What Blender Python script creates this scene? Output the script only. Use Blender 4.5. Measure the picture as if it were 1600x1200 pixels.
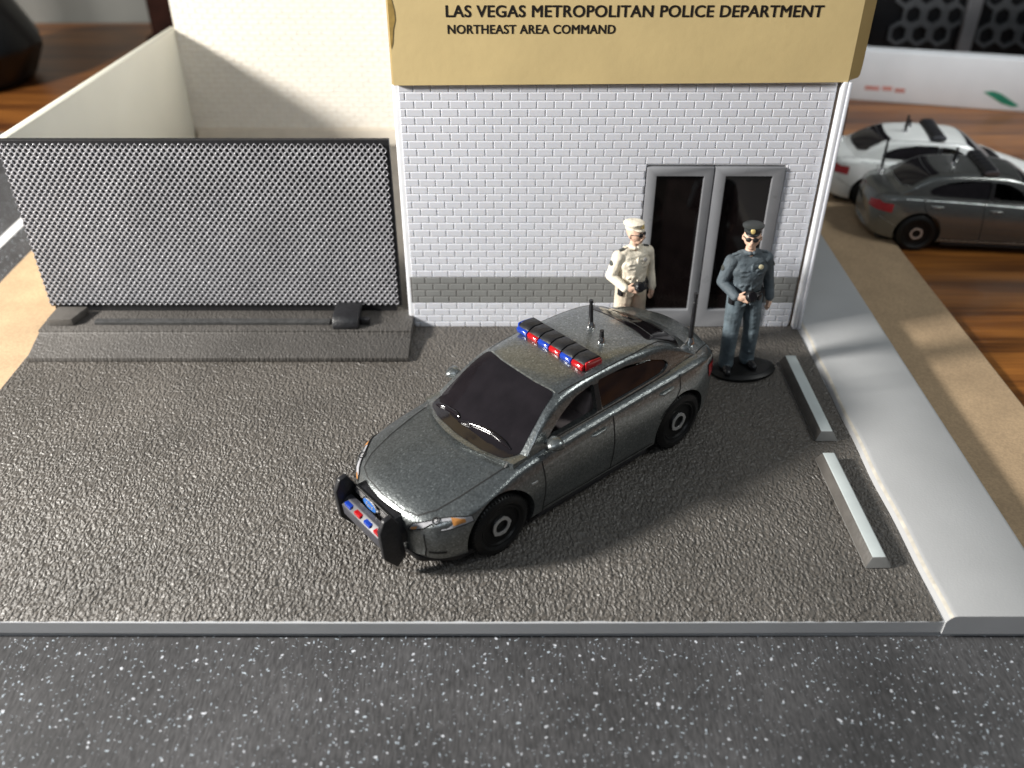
import bpy, bmesh, math, random
from mathutils import Vector, Matrix
from mathutils.bvhtree import BVHTree

for o in list(bpy.data.objects):
    bpy.data.objects.remove(o)
random.seed(7)
SC = bpy.context.scene
COL = SC.collection
SC.unit_settings.system = 'METRIC'
SC.unit_settings.scale_length = 0.01        # one unit is one centimetre
R = math.radians

# ------------------------------------------------------------------ camera
cam_d = bpy.data.cameras.new('camera')
cam = bpy.data.objects.new('camera', cam_d)
COL.objects.link(cam)
cam.location = (0, 0, 10.15)
cam.rotation_euler = (R(90 - 34.9), 0, 0)
cam_d.sensor_width = 36
cam_d.lens = 1406 / 1600 * 36
cam_d.clip_start = 0.1
cam_d.clip_end = 500
cam_d.dof.use_dof = True
cam_d.dof.focus_distance = 15.2
cam_d.dof.aperture_fstop = 0.21
SC.camera = cam

# ------------------------------------------------------------------ world + lamp
world = bpy.data.worlds.new('World')
SC.world = world
world.use_nodes = True
bg = world.node_tree.nodes['Background']
bg.inputs[0].default_value = (0.80, 0.90, 1.0, 1)
_nt = world.node_tree
_tc = _nt.nodes.new('ShaderNodeTexCoord')
_sp = _nt.nodes.new('ShaderNodeSeparateXYZ')
_mr = _nt.nodes.new('ShaderNodeMapRange')
_mr.inputs[1].default_value = -0.1
_mr.inputs[2].default_value = 0.9
_mr.inputs[3].default_value = 0.03
_mr.inputs[4].default_value = 0.17
_nt.links.new(_tc.outputs['Generated'], _sp.inputs[0])
_nt.links.new(_sp.outputs[2], _mr.inputs[0])
_nt.links.new(_mr.outputs[0], bg.inputs[1])


def area(name, loc, target, size, power, col, shape='DISK'):
    d = bpy.data.lights.new(name, 'AREA')
    d.shape = shape
    d.size = size
    d.energy = power
    d.color = col
    o = bpy.data.objects.new(name, d)
    COL.objects.link(o)
    o.location = loc
    o.rotation_euler = (Vector(target) - Vector(loc)).to_track_quat('-Z', 'Y').to_euler()
    return o


area('desk_lamp_light', (-34, 5.5, 18.5), (0, 14, 0), 5.4, 36000, (1.0, 0.965, 0.91))
area('side_light', (24, 9, 24), (3, 13, 0), 5.5, 2200, (0.97, 1.0, 0.97))
area('room_light', (-12, -20, 42), (0, 16, 0), 22, 2600, (0.86, 0.93, 1.0))

sd_ = bpy.data.lights.new('background_fill_spot', 'SPOT')  # unseen spot added to brighten the white box and parked cars
sd_.energy = 15000
sd_.color = (0.95, 0.98, 1.0)
sd_.spot_size = R(48)
sd_.spot_blend = 0.9
sd_.shadow_soft_size = 1.5
so_ = bpy.data.objects.new('background_fill_spot', sd_)
COL.objects.link(so_)
so_.location = (22, 19, 18)
so_.rotation_euler = (Vector((14.0, 28.5, 1.0)) - Vector((22, 19, 18))).to_track_quat('-Z', 'Y').to_euler()

SC.view_settings.view_transform = 'Standard'
SC.view_settings.look = 'None'
SC.view_settings.exposure = 0
SC.view_settings.gamma = 1
SC.view_settings.use_curve_mapping = False
SC.cycles.use_denoising = True
SC.cycles.max_bounces = 8

# ------------------------------------------------------------------ materials


def nd(nt, t, **k):
    n = nt.nodes.new(t)
    for a, b in k.items():
        setattr(n, a, b)
    return n


def mat(name, col, rough=0.5, metal=0.0, spec=0.5, vary=0.08, vscale=3.0, bump=0.0, bscale=20.0,
        coat=0.0, sss=0.0, trans=0.0, emit=None, rvar=0.0):
    m = bpy.data.materials.new(name)
    m.use_nodes = True
    nt = m.node_tree
    b = nt.nodes['Principled BSDF']
    tc = nd(nt, 'ShaderNodeTexCoord')
    b.inputs['Roughness'].default_value = rough
    b.inputs['Metallic'].default_value = metal
    b.inputs['Specular IOR Level'].default_value = spec
    b.inputs['Coat Weight'].default_value = coat
    b.inputs['Coat Roughness'].default_value = 0.08
    b.inputs['Transmission Weight'].default_value = trans
    if sss:
        b.inputs['Subsurface Weight'].default_value = sss
        b.inputs['Subsurface Radius'].default_value = (0.1, 0.08, 0.06)
    nz = nd(nt, 'ShaderNodeTexNoise')
    nz.inputs['Scale'].default_value = vscale
    nz.inputs['Detail'].default_value = 5
    nt.links.new(tc.outputs['Object'], nz.inputs['Vector'])
    rmp = nd(nt, 'ShaderNodeMapRange')
    rmp.inputs[1].default_value = 0.3
    rmp.inputs[2].default_value = 0.7
    rmp.inputs[3].default_value = 1 - vary
    rmp.inputs[4].default_value = 1 + vary
    nt.links.new(nz.outputs['Fac'], rmp.inputs[0])
    mx = nd(nt, 'ShaderNodeVectorMath', operation='SCALE')
    mx.inputs[0].default_value = col[:3]
    nt.links.new(rmp.outputs[0], mx.inputs['Scale'])
    nt.links.new(mx.outputs[0], b.inputs['Base Color'])
    if rvar:
        r2 = nd(nt, 'ShaderNodeMapRange')
        r2.inputs[1].default_value = 0.3
        r2.inputs[2].default_value = 0.7
        r2.inputs[3].default_value = max(0.02, rough - rvar)
        r2.inputs[4].default_value = rough + rvar
        nt.links.new(nz.outputs['Fac'], r2.inputs[0])
        nt.links.new(r2.outputs[0], b.inputs['Roughness'])
    if bump:
        n2 = nd(nt, 'ShaderNodeTexNoise')
        n2.inputs['Scale'].default_value = bscale
        n2.inputs['Detail'].default_value = 4
        nt.links.new(tc.outputs['Object'], n2.inputs['Vector'])
        bp = nd(nt, 'ShaderNodeBump')
        bp.inputs['Strength'].default_value = 1.0
        bp.inputs['Distance'].default_value = bump
        nt.links.new(n2.outputs['Fac'], bp.inputs['Height'])
        nt.links.new(bp.outputs[0], b.inputs['Normal'])
    if emit:
        b.inputs['Emission Color'].default_value = (*emit[:3], 1)
        b.inputs['Emission Strength'].default_value = emit[3]
    return m


def grain_mat(name, col, rough, dist, scale, strength=1.0):
    """leathery worm-like grain"""
    m = mat(name, col, rough, vary=0.16, vscale=0.6, spec=0.6)
    nt = m.node_tree
    b = nt.nodes['Principled BSDF']
    tc = nd(nt, 'ShaderNodeTexCoord')
    wn = nd(nt, 'ShaderNodeTexNoise')
    wn.inputs['Scale'].default_value = 3.5
    nt.links.new(tc.outputs['Object'], wn.inputs['Vector'])
    ad = nd(nt, 'ShaderNodeVectorMath', operation='MULTIPLY_ADD')
    ad.inputs[1].default_value = (0.12, 0.12, 0)
    nt.links.new(wn.outputs['Color'], ad.inputs[0])
    nt.links.new(tc.outputs['Object'], ad.inputs[2])
    mp = nd(nt, 'ShaderNodeMapping')
    mp.inputs['Scale'].default_value = (1.25, 0.8, 0.2)
    mp.inputs['Rotation'].default_value = (0, 0, 0.25)
    nt.links.new(ad.outputs[0], mp.inputs['Vector'])
    v = nd(nt, 'ShaderNodeTexVoronoi', feature='SMOOTH_F1')
    v.inputs['Scale'].default_value = scale
    v.inputs['Smoothness'].default_value = 0.6
    nt.links.new(mp.outputs[0], v.inputs['Vector'])
    n3 = nd(nt, 'ShaderNodeTexNoise')
    n3.inputs['Scale'].default_value = scale * 0.8
    n3.inputs['Detail'].default_value = 3
    n3.inputs['Distortion'].default_value = 0.8
    nt.links.new(mp.outputs[0], n3.inputs['Vector'])
    sub = nd(nt, 'ShaderNodeMath', operation='MULTIPLY_ADD')
    sub.inputs[1].default_value = -0.8
    nt.links.new(v.outputs['Distance'], sub.inputs[0])
    nt.links.new(n3.outputs['Fac'], sub.inputs[2])
    bp = nd(nt, 'ShaderNodeBump')
    bp.inputs['Strength'].default_value = strength
    bp.inputs['Distance'].default_value = dist
    nt.links.new(sub.outputs[0], bp.inputs['Height'])
    nt.links.new(bp.outputs[0], b.inputs['Normal'])
    return m


def speckle_mat():
    m = mat('speckled_paper', (0.054, 0.053, 0.055), 0.6, vary=0.35, vscale=0.5)
    nt = m.node_tree
    b = nt.nodes['Principled BSDF']
    base = b.inputs['Base Color'].links[0].from_socket
    tc = nd(nt, 'ShaderNodeTexCoord')
    cur = base
    for k, (sx, sy, rot, sc, thr, colr) in enumerate([
            (1, 1, 0, 5.9, 0.10, (0.5, 0.52, 0.56)), (1.0, 2.6, 0.35, 6.5, 0.11, (0.45, 0.52, 0.58)),
            (2.8, 1.0, 0.5, 6.2, 0.11, (0.38, 0.44, 0.5)), (1, 1, 0.9, 15, 0.09, (0.3, 0.31, 0.35))]):
        wn = nd(nt, 'ShaderNodeTexNoise')
        wn.inputs['Scale'].default_value = 9
        nt.links.new(tc.outputs['Object'], wn.inputs['Vector'])
        ad = nd(nt, 'ShaderNodeVectorMath', operation='MULTIPLY_ADD')
        ad.inputs[1].default_value = (0.10, 0.10, 0)
        nt.links.new(wn.outputs['Color'], ad.inputs[0])
        nt.links.new(tc.outputs['Object'], ad.inputs[2])
        mp = nd(nt, 'ShaderNodeMapping')
        mp.inputs['Location'].default_value = (k * 3.1, k * 5.3, 0)
        mp.inputs['Rotation'].default_value = (0, 0, rot)
        mp.inputs['Scale'].default_value = (sx, sy, 1)
        nt.links.new(ad.outputs[0], mp.inputs['Vector'])
        v = nd(nt, 'ShaderNodeTexVoronoi', voronoi_dimensions='2D')
        v.inputs['Scale'].default_value = sc
        nt.links.new(mp.outputs[0], v.inputs['Vector'])
        # per-cell random size
        sp = nd(nt, 'ShaderNodeSeparateColor')
        nt.links.new(v.outputs['Color'], sp.inputs[0])
        th = nd(nt, 'ShaderNodeMapRange')
        th.inputs[1].default_value = 0.62
        th.inputs[2].default_value = 1.0
        th.inputs[3].default_value = 0.0
        th.inputs[4].default_value = thr * 1.5
        nt.links.new(sp.outputs[0], th.inputs[0])
        lt = nd(nt, 'ShaderNodeMath', operation='SUBTRACT')
        nt.links.new(th.outputs[0], lt.inputs[0])
        nt.links.new(v.outputs['Distance'], lt.inputs[1])
        sm = nd(nt, 'ShaderNodeMapRange')
        sm.inputs[1].default_value = 0.0
        sm.inputs[2].default_value = 0.05
        nt.links.new(lt.outputs[0], sm.inputs[0])
        mx = nd(nt, 'ShaderNodeMix', data_type='RGBA')
        mx.inputs[7].default_value = (*colr, 1)
        nt.links.new(sm.outputs[0], mx.inputs[0])
        nt.links.new(cur, mx.inputs[6])
        cur = mx.outputs[2]
    # fine streaky grain
    mp = nd(nt, 'ShaderNodeMapping')
    mp.inputs['Rotation'].default_value = (0, 0, 0.6)
    mp.inputs['Scale'].default_value = (14, 3, 1)
    nt.links.new(tc.outputs['Object'], mp.inputs['Vector'])
    ns = nd(nt, 'ShaderNodeTexNoise')
    ns.inputs['Scale'].default_value = 2.2
    ns.inputs['Detail'].default_value = 4
    nt.links.new(mp.outputs[0], ns.inputs['Vector'])
    rr = nd(nt, 'ShaderNodeMapRange')
    rr.inputs[1].default_value = 0.3
    rr.inputs[2].default_value = 0.7
    rr.inputs[3].default_value = 0.6
    rr.inputs[4].default_value = 1.45
    nt.links.new(ns.outputs['Fac'], rr.inputs[0])
    mm = nd(nt, 'ShaderNodeVectorMath', operation='SCALE')
    nt.links.new(cur, mm.inputs[0])
    nt.links.new(rr.outputs[0], mm.inputs['Scale'])
    nt.links.new(mm.outputs[0], b.inputs['Base Color'])
    bp = nd(nt, 'ShaderNodeBump')
    bp.inputs['Distance'].default_value = 0.006
    nt.links.new(ns.outputs['Fac'], bp.inputs['Height'])
    nt.links.new(bp.outputs[0], b.inputs['Normal'])
    return m


def wood_mat():
    m = mat('desk_wood', (0.3, 0.11, 0.03), 0.35, spec=0.5)
    nt = m.node_tree
    b = nt.nodes['Principled BSDF']
    tc = nd(nt, 'ShaderNodeTexCoord')
    mp = nd(nt, 'ShaderNodeMapping')
    mp.inputs['Scale'].default_value = (0.10, 1.1, 1)
    mp.inputs['Rotation'].default_value = (0, 0, 0.06)
    nt.links.new(tc.outputs['Object'], mp.inputs['Vector'])
    n1 = nd(nt, 'ShaderNodeTexNoise')
    n1.inputs['Scale'].default_value = 1.3
    n1.inputs['Detail'].default_value = 8
    n1.inputs['Distortion'].default_value = 0.6
    nt.links.new(mp.outputs[0], n1.inputs['Vector'])
    mp2 = nd(nt, 'ShaderNodeMapping')
    mp2.inputs['Scale'].default_value = (0.5, 14, 1)
    nt.links.new(tc.outputs['Object'], mp2.inputs['Vector'])
    n2 = nd(nt, 'ShaderNodeTexNoise')
    n2.inputs['Scale'].default_value = 1.0
    n2.inputs['Detail'].default_value = 5
    nt.links.new(mp2.outputs[0], n2.inputs['Vector'])
    av = nd(nt, 'ShaderNodeMath', operation='MULTIPLY_ADD')
    av.inputs[1].default_value = 0.35
    nt.links.new(n2.outputs['Fac'], av.inputs[0])
    nt.links.new(n1.outputs['Fac'], av.inputs[2])
    cr = nd(nt, 'ShaderNodeValToRGB')
    cr.color_ramp.elements[0].position = 0.45
    cr.color_ramp.elements[0].color = (0.065, 0.021, 0.007, 1)
    cr.color_ramp.elements[1].position = 0.85
    cr.color_ramp.elements[1].color = (0.38, 0.145, 0.03, 1)
    e = cr.color_ramp.elements.new(0.62)
    e.color = (0.17, 0.06, 0.014, 1)
    nt.links.new(av.outputs[0], cr.inputs[0])
    nt.links.new(cr.outputs[0], b.inputs['Base Color'])
    return m


def board_mat():
    m = mat('fibreboard', (0.43, 0.305, 0.185), 0.8, vary=0.10, vscale=1.2, bump=0.004, bscale=30)
    nt = m.node_tree
    b = nt.nodes['Principled BSDF']
    src = b.inputs['Base Color'].links[0].from_socket
    tc = nd(nt, 'ShaderNodeTexCoord')
    n = nd(nt, 'ShaderNodeTexNoise')
    n.inputs['Scale'].default_value = 22
    n.inputs['Detail'].default_value = 3
    nt.links.new(tc.outputs['Object'], n.inputs['Vector'])
    r = nd(nt, 'ShaderNodeMapRange')
    r.inputs[1].default_value = 0.35
    r.inputs[2].default_value = 0.65
    r.inputs[3].default_value = 0.88
    r.inputs[4].default_value = 1.1
    nt.links.new(n.outputs['Fac'], r.inputs[0])
    s = nd(nt, 'ShaderNodeVectorMath', operation='SCALE')
    nt.links.new(src, s.inputs[0])
    nt.links.new(r.outputs[0], s.inputs['Scale'])
    nt.links.new(s.outputs[0], b.inputs['Base Color'])
    return m


def paint_mat(name, col, flake=0.25, rough=0.32, metal=0.75):
    m = mat(name, col, rough, metal=metal, vary=0.06, vscale=2.0, coat=0.6)
    nt = m.node_tree
    b = nt.nodes['Principled BSDF']
    src = b.inputs['Base Color'].links[0].from_socket
    tc = nd(nt, 'ShaderNodeTexCoord')
    v = nd(nt, 'ShaderNodeTexVoronoi')
    v.inputs['Scale'].default_value = 42
    nt.links.new(tc.outputs['Object'], v.inputs['Vector'])
    sp = nd(nt, 'ShaderNodeSeparateColor')
    nt.links.new(v.outputs['Color'], sp.inputs[0])
    r = nd(nt, 'ShaderNodeMapRange')
    r.inputs[3].default_value = 1 - flake
    r.inputs[4].default_value = 1 + flake
    nt.links.new(sp.outputs[0], r.inputs[0])
    gt = nd(nt, 'ShaderNodeMapRange')          # rare bright flakes
    gt.inputs[1].default_value = 0.965
    gt.inputs[2].default_value = 0.975
    gt.inputs[3].default_value = 0
    gt.inputs[4].default_value = flake * 2.5
    nt.links.new(sp.outputs[1], gt.inputs[0])
    ad = nd(nt, 'ShaderNodeMath', operation='ADD')
    nt.links.new(r.outputs[0], ad.inputs[0])
    nt.links.new(gt.outputs[0], ad.inputs[1])
    s = nd(nt, 'ShaderNodeVectorMath', operation='SCALE')
    nt.links.new(src, s.inputs[0])
    nt.links.new(ad.outputs[0], s.inputs['Scale'])
    nt.links.new(s.outputs[0], b.inputs['Base Color'])
    # gentle orange peel plus flake-tilt
    nz = nd(nt, 'ShaderNodeTexNoise')
    nz.inputs['Scale'].default_value = 22
    nz.inputs['Detail'].default_value = 5
    nt.links.new(tc.outputs['Object'], nz.inputs['Vector'])
    bp = nd(nt, 'ShaderNodeBump')
    bp.inputs['Distance'].default_value = 0.010
    bp.inputs['Strength'].default_value = 0.6
    nt.links.new(nz.outputs['Fac'], bp.inputs['Height'])
    nt.links.new(bp.outputs[0], b.inputs['Normal'])
    return m


M = {}
M['asphalt'] = grain_mat('asphalt_plastic', (0.098, 0.088, 0.077), 0.43, 0.042, 17.5)
M['ramp'] = grain_mat('ramp_plastic', (0.078, 0.072, 0.066), 0.5, 0.020, 18)
M['base_grey'] = mat('base_grey_plastic', (0.45, 0.46, 0.475), 0.6, vary=0.06, vscale=0.8, sss=0.1)
M['kerb_grey'] = mat('sidewalk_grey_plastic', (0.425, 0.43, 0.435), 0.65, vary=0.04, vscale=0.9, bump=0.003, bscale=25)
M['worn_edge'] = mat('worn_edge', (0.50, 0.47, 0.41), 0.5, vary=0.2, vscale=6)
M['yard'] = mat('yard_floor_plastic', (0.16, 0.145, 0.125), 0.6, vary=0.15, vscale=1.5, bump=0.006, bscale=14)
M['speckle'] = speckle_mat()
M['stripe'] = mat('white_stripe_ink', (0.75, 0.75, 0.76), 0.5, vary=0.05)
M['wood'] = wood_mat()
M['board'] = board_mat()
M['brick_white'] = mat('white_brick_plastic', (0.67, 0.685, 0.74), 0.38, vary=0.03, vscale=1.2, sss=0.15)
M['brick_band'] = mat('grey_brick_ink', (0.235, 0.24, 0.235), 0.5, vary=0.06, vscale=2)
M['band_joint'] = mat('grey_joint_ink', (0.16, 0.155, 0.15), 0.5, vary=0.1, vscale=3)
M['wall_joint'] = mat('white_wall_plastic', (0.72, 0.735, 0.77), 0.4, vary=0.04, sss=0.15)
M['cream'] = mat('cream_wall_plastic', (0.70, 0.665, 0.60), 0.5, vary=0.03, sss=0.15)
M['cream_side'] = mat('ivory_wall_plastic', (0.72, 0.70, 0.60), 0.45, vary=0.03, vscale=0.5, sss=0.1)
M['skirt'] = mat('cream_skirting', (0.62, 0.56, 0.47), 0.5, vary=0.05)
M['tan_card'] = mat('tan_card', (0.63, 0.49, 0.24), 0.6, vary=0.05, vscale=0.9, bump=0.003, bscale=6)
M['tan_dark'] = mat('tan_card_back', (0.42, 0.31, 0.13), 0.65, vary=0.08, vscale=1.5)
M['stain'] = mat('card_stain', (0.33, 0.22, 0.06), 0.6, vary=0.2, vscale=8)
M['seam'] = mat('dark_brown_seam', (0.10, 0.07, 0.05), 0.5, vary=0.5, vscale=4)
M['ink'] = mat('black_ink', (0.008, 0.006, 0.005), 0.5, vary=0.05)
M['door_grey'] = mat('door_grey_plastic', (0.22, 0.225, 0.24), 0.32, vary=0.05, vscale=3, rvar=0.06)
M['dark_glass'] = mat('dark_door_glass', (0.006, 0.004, 0.004), 0.06, spec=0.35, vary=0.3)
M['mesh_metal'] = mat('silver_mesh', (0.45, 0.45, 0.475), 0.5, metal=0.35, vary=0.10, vscale=1.2)
M['black_panel'] = mat('black_backing', (0.010, 0.010, 0.012), 0.5, vary=0.2)
M['black_plastic'] = mat('black_plastic', (0.013, 0.013, 0.015), 0.4, vary=0.3, vscale=10, bump=0.01, bscale=14)
M['dark_rail'] = mat('dark_rail', (0.05, 0.05, 0.05), 0.5, vary=0.3, vscale=8, bump=0.01, bscale=20)
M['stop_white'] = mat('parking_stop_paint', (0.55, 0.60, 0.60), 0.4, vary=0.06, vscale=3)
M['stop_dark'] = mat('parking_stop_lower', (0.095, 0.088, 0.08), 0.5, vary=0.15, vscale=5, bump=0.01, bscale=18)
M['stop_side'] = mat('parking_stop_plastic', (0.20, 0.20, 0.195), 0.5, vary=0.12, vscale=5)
M['paint'] = paint_mat('grey_metallic_paint', (0.235, 0.252, 0.252), rough=0.31, metal=0.88)
M['paint_white'] = paint_mat('white_paint', (0.78, 0.79, 0.76), flake=0.0, metal=0.0, rough=0.22)
M['paint_dark'] = paint_mat('dark_grey_paint', (0.20, 0.205, 0.195), flake=0.12, rough=0.22)
M['gap'] = mat('panel_gap', (0.012, 0.012, 0.012), 0.6, vary=0.1)
M['car_glass'] = mat('smoked_car_glass', (0.012, 0.010, 0.012), 0.07, spec=0.5, vary=0.2, rvar=0.03)
M['interior'] = mat('brown_interior', (0.30, 0.25, 0.25), 0.5, vary=0.2, vscale=5)
M['interior_black'] = mat('black_interior', (0.008, 0.008, 0.009), 0.5, vary=0.2)
M['tyre'] = mat('black_tyre', (0.006, 0.006, 0.006), 0.42, spec=0.35, vary=0.2)
M['silver'] = mat('silver_print', (0.75, 0.74, 0.73), 0.35, metal=0.75, vary=0.1, vscale=10)
M['chrome'] = mat('chrome', (0.8, 0.8, 0.8), 0.15, metal=1.0, vary=0.05)
M['glint_metal'] = mat('bright_metal_glint', (0.42, 0.44, 0.43), 0.42, metal=0.9, vary=0.5, vscale=14, bump=0.02, bscale=22)  # bright metal for handles; also the highlights painted along body edges
M['red_lens'] = mat('red_lens', (0.42, 0.006, 0.010), 0.15, coat=0.6, vary=0.15, vscale=10)
M['blue_lens'] = mat('blue_lens', (0.010, 0.045, 0.36), 0.15, coat=0.6, vary=0.15, vscale=10)
M['clear_lens'] = mat('smoky_lens', (0.10, 0.10, 0.11), 0.12, coat=0.6, vary=0.3, vscale=10)
M['headlamp'] = mat('headlamp_print', (0.36, 0.36, 0.38), 0.22, coat=0.5, vary=0.25, vscale=9)
M['amber'] = mat('amber_print', (0.50, 0.22, 0.06), 0.3, coat=0.3, vary=0.2, vscale=10)
M['bar_grey'] = mat('grey_bumper_plastic', (0.055, 0.055, 0.065), 0.45, vary=0.15, vscale=6)
M['emblem_blue'] = mat('emblem_blue', (0.03, 0.16, 0.52), 0.25, coat=0.5, vary=0.1)
M['skin'] = mat('painted_skin', (0.70, 0.46, 0.34), 0.6, vary=0.12, vscale=9)
M['navy'] = mat('blue_grey_uniform_paint', (0.085, 0.108, 0.125), 0.7, vary=0.32, vscale=7, bump=0.05, bscale=9)
M['navy2'] = mat('blue_grey_trouser_paint', (0.095, 0.125, 0.145), 0.7, vary=0.35, vscale=7, bump=0.05, bscale=9)
M['cream_cloth'] = mat('cream_uniform_paint', (0.80, 0.73, 0.60), 0.6, vary=0.18, vscale=6, bump=0.05, bscale=9)
M['tan_cloth'] = mat('tan_trouser_paint', (0.62, 0.54, 0.42), 0.6, vary=0.22, vscale=6, bump=0.05, bscale=9)
M['white_box'] = mat('white_box_card', (0.84, 0.85, 0.86), 0.55, vary=0.05, vscale=0.6)
M['green_print'] = mat('green_print', (0.02, 0.22, 0.13), 0.5, vary=0.2)
M['red_print'] = mat('faded_red_print', (0.55, 0.22, 0.18), 0.5, vary=0.2)
M['curtain'] = mat('grey_curtain', (0.19, 0.19, 0.175), 0.8, vary=0.12, vscale=0.2)
M['dark_wood'] = mat('dark_wood', (0.016, 0.005, 0.003), 0.8, spec=0.1, vary=0.4, vscale=1.5)
M['case_metal'] = mat('case_silver', (0.30, 0.31, 0.33), 0.4, metal=0.5, vary=0.05)
M['case_mesh'] = mat('case_grey_mesh', (0.09, 0.097, 0.105), 0.5, vary=0.1)
M['case_black'] = mat('case_black', (0.006, 0.007, 0.009), 0.35, vary=0.4, vscale=0.6)
M['foot_white'] = mat('white_pale_blue', (0.6, 0.72, 0.8), 0.5, vary=0.1)

# ------------------------------------------------------------------ helpers


class MB:
    def __init__(s):
        s.v, s.f, s.m, s.mats = [], [], [], []

    def mi(s, m):
        if m not in s.mats:
            s.mats.append(m)
        return s.mats.index(m)

    def add(s, vs, fs, m):
        o = len(s.v)
        s.v += [tuple(p) for p in vs]
        k = s.mi(m)
        for f in fs:
            s.f.append([i + o for i in f])
            s.m.append(k)

    def box(s, a, b, m, mt=None):
        x0, y0, z0 = a
        x1, y1, z1 = b
        vs = [Vector(p) for p in ((x0, y0, z0), (x1, y0, z0), (x1, y1, z0), (x0, y1, z0),
                                  (x0, y0, z1), (x1, y0, z1), (x1, y1, z1), (x0, y1, z1))]
        if mt is not None:
            vs = [mt @ p for p in vs]
        s.add(vs, [(0, 3, 2, 1), (4, 5, 6, 7), (0, 1, 5, 4), (1, 2, 6, 5), (2, 3, 7, 6), (3, 0, 4, 7)], m)

    def prism(s, poly, ext, m, axis='y', mt=None):
        """poly in the two other axes, extruded between ext[0] and ext[1] along axis"""
        n = len(poly)

        def P(p, e):
            q = {'y': (p[0], e, p[1]), 'z': (p[0], p[1], e), 'x': (e, p[0], p[1])}[axis]
            q = Vector(q)
            return mt @ q if mt is not None else q
        vs = [P(p, ext[0]) for p in poly] + [P(p, ext[1]) for p in poly]
        fs = [tuple(range(n)), tuple(range(2 * n - 1, n - 1, -1))]
        for i in range(n):
            j = (i + 1) % n
            fs.append((i, i + n, j + n, j))
        s.add(vs, fs, m)

    def lathe(s, prof, m, n=32, mt=None, sx=1, sy=1, cap=True):
        vs, fs = [], []
        for r, z in prof:
            for k in range(n):
                a = 2 * math.pi * k / n
                p = Vector((r * math.cos(a) * sx, r * math.sin(a) * sy, z))
                vs.append(mt @ p if mt is not None else p)
        for i in range(len(prof) - 1):
            for k in range(n):
                j = (k + 1) % n
                fs.append((i * n + k, i * n + j, (i + 1) * n + j, (i + 1) * n + k))
        if cap:
            fs.append(tuple(range(n - 1, -1, -1)))
            fs.append(tuple((len(prof) - 1) * n + k for k in range(n)))
        s.add(vs, fs, m)

    def tube(s, pts, r, m, n=10):
        pts = [Vector(p) for p in pts]
        rs = r if isinstance(r, (list, tuple)) else [r] * len(pts)
        vs, fs = [], []
        for i, p in enumerate(pts):
            t = (pts[min(i + 1, len(pts) - 1)] - pts[max(i - 1, 0)]).normalized()
            u = t.cross(Vector((0, 0, 1)))
            if u.length < 1e-3:
                u = Vector((1, 0, 0))
            u.normalize()
            w = t.cross(u)
            for k in range(n):
                a = 2 * math.pi * k / n
                vs.append(p + (u * math.cos(a) + w * math.sin(a)) * rs[i])
        for i in range(len(pts) - 1):
            for k in range(n):
                j = (k + 1) % n
                fs.append((i * n + k, i * n + j, (i + 1) * n + j, (i + 1) * n + k))
        fs.append(tuple(range(n - 1, -1, -1)))
        fs.append(tuple((len(pts) - 1) * n + k for k in range(n)))
        s.add(vs, fs, m)

    def build(s, name, parent=None, smooth=None, bevel=0, bseg=2, bangle=35):
        me = bpy.data.meshes.new(name)
        me.from_pydata(s.v, [], s.f)
        for m in s.mats:
            me.materials.append(m)
        me.polygons.foreach_set('material_index', s.m)
        me.update()
        bm = bmesh.new()
        bm.from_mesh(me)
        bmesh.ops.recalc_face_normals(bm, faces=bm.faces)
        bm.to_mesh(me)
        bm.free()
        o = bpy.data.objects.new(name, me)
        COL.objects.link(o)
        if bevel:
            md = o.modifiers.new('bevel', 'BEVEL')
            md.width = bevel
            md.segments = bseg
            md.limit_method = 'ANGLE'
            md.angle_limit = R(bangle)
            md.harden_normals = False
            bake(o)
        if smooth is not None:
            shade(o.data, smooth)
        if parent is not None:
            o.parent = parent
        return o


def shade(me, ang):
    me.polygons.foreach_set('use_smooth', [True] * len(me.polygons))
    me.set_sharp_from_angle(angle=R(ang))


def bake(o):
    dg = bpy.context.evaluated_depsgraph_get()
    dg.update()
    ev = o.evaluated_get(dg)
    me = bpy.data.meshes.new_from_object(ev, preserve_all_data_layers=True, depsgraph=dg)
    old = o.data
    o.modifiers.clear()
    o.data = me
    me.name = old.name


def vol_box(me):
    bm = bmesh.new()
    bm.from_mesh(me)
    v = bm.calc_volume(signed=True)
    bm.free()
    xs = [p.co.x for p in me.vertices] or [0]
    zs = [p.co.z for p in me.vertices] or [0]
    return v, max(xs) - min(xs), max(zs) - min(zs)


def boolean(o, other, op):
    """exact boolean, retried with a hair of jitter when the result is implausible"""
    src = o.data
    v0, dx0, dz0 = vol_box(src)
    v0 = abs(v0)
    for k in range(10):
        o.data = src.copy()
        other.location = (0.0013 * k, 0.0007 * k, 0.0011 * k)
        md = o.modifiers.new('b', 'BOOLEAN')
        md.operation = op
        md.object = other
        md.solver = 'EXACT'
        md.use_self = k % 2 == 1
        bake(o)
        v1, dx1, dz1 = vol_box(o.data)
        v1 = abs(v1)
        ok = abs(dx1 - dx0) < 0.05 and dz1 >= dz0 - 0.05 and (v1 < v0 * 1.001 if op == 'DIFFERENCE' else v1 > v0)
        if op == 'DIFFERENCE':
            ok = ok and v1 > v0 * 0.55 and abs(dz1 - dz0) < 0.05
        if ok:
            return
    print('BOOLEAN SUSPECT', o.name, other.name, op, v0, v1, dx0, dx1, dz0, dz1)


def drop(o):
    me = o.data
    bpy.data.objects.remove(o)
    if me.users == 0:
        bpy.data.meshes.remove(me)


def tag(o, label=None, cat=None, group=None, kind=None):
    if label:
        o['label'] = label
    if cat:
        o['category'] = cat
    if group:
        o['group'] = group
    if kind:
        o['kind'] = kind
    return o


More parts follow.
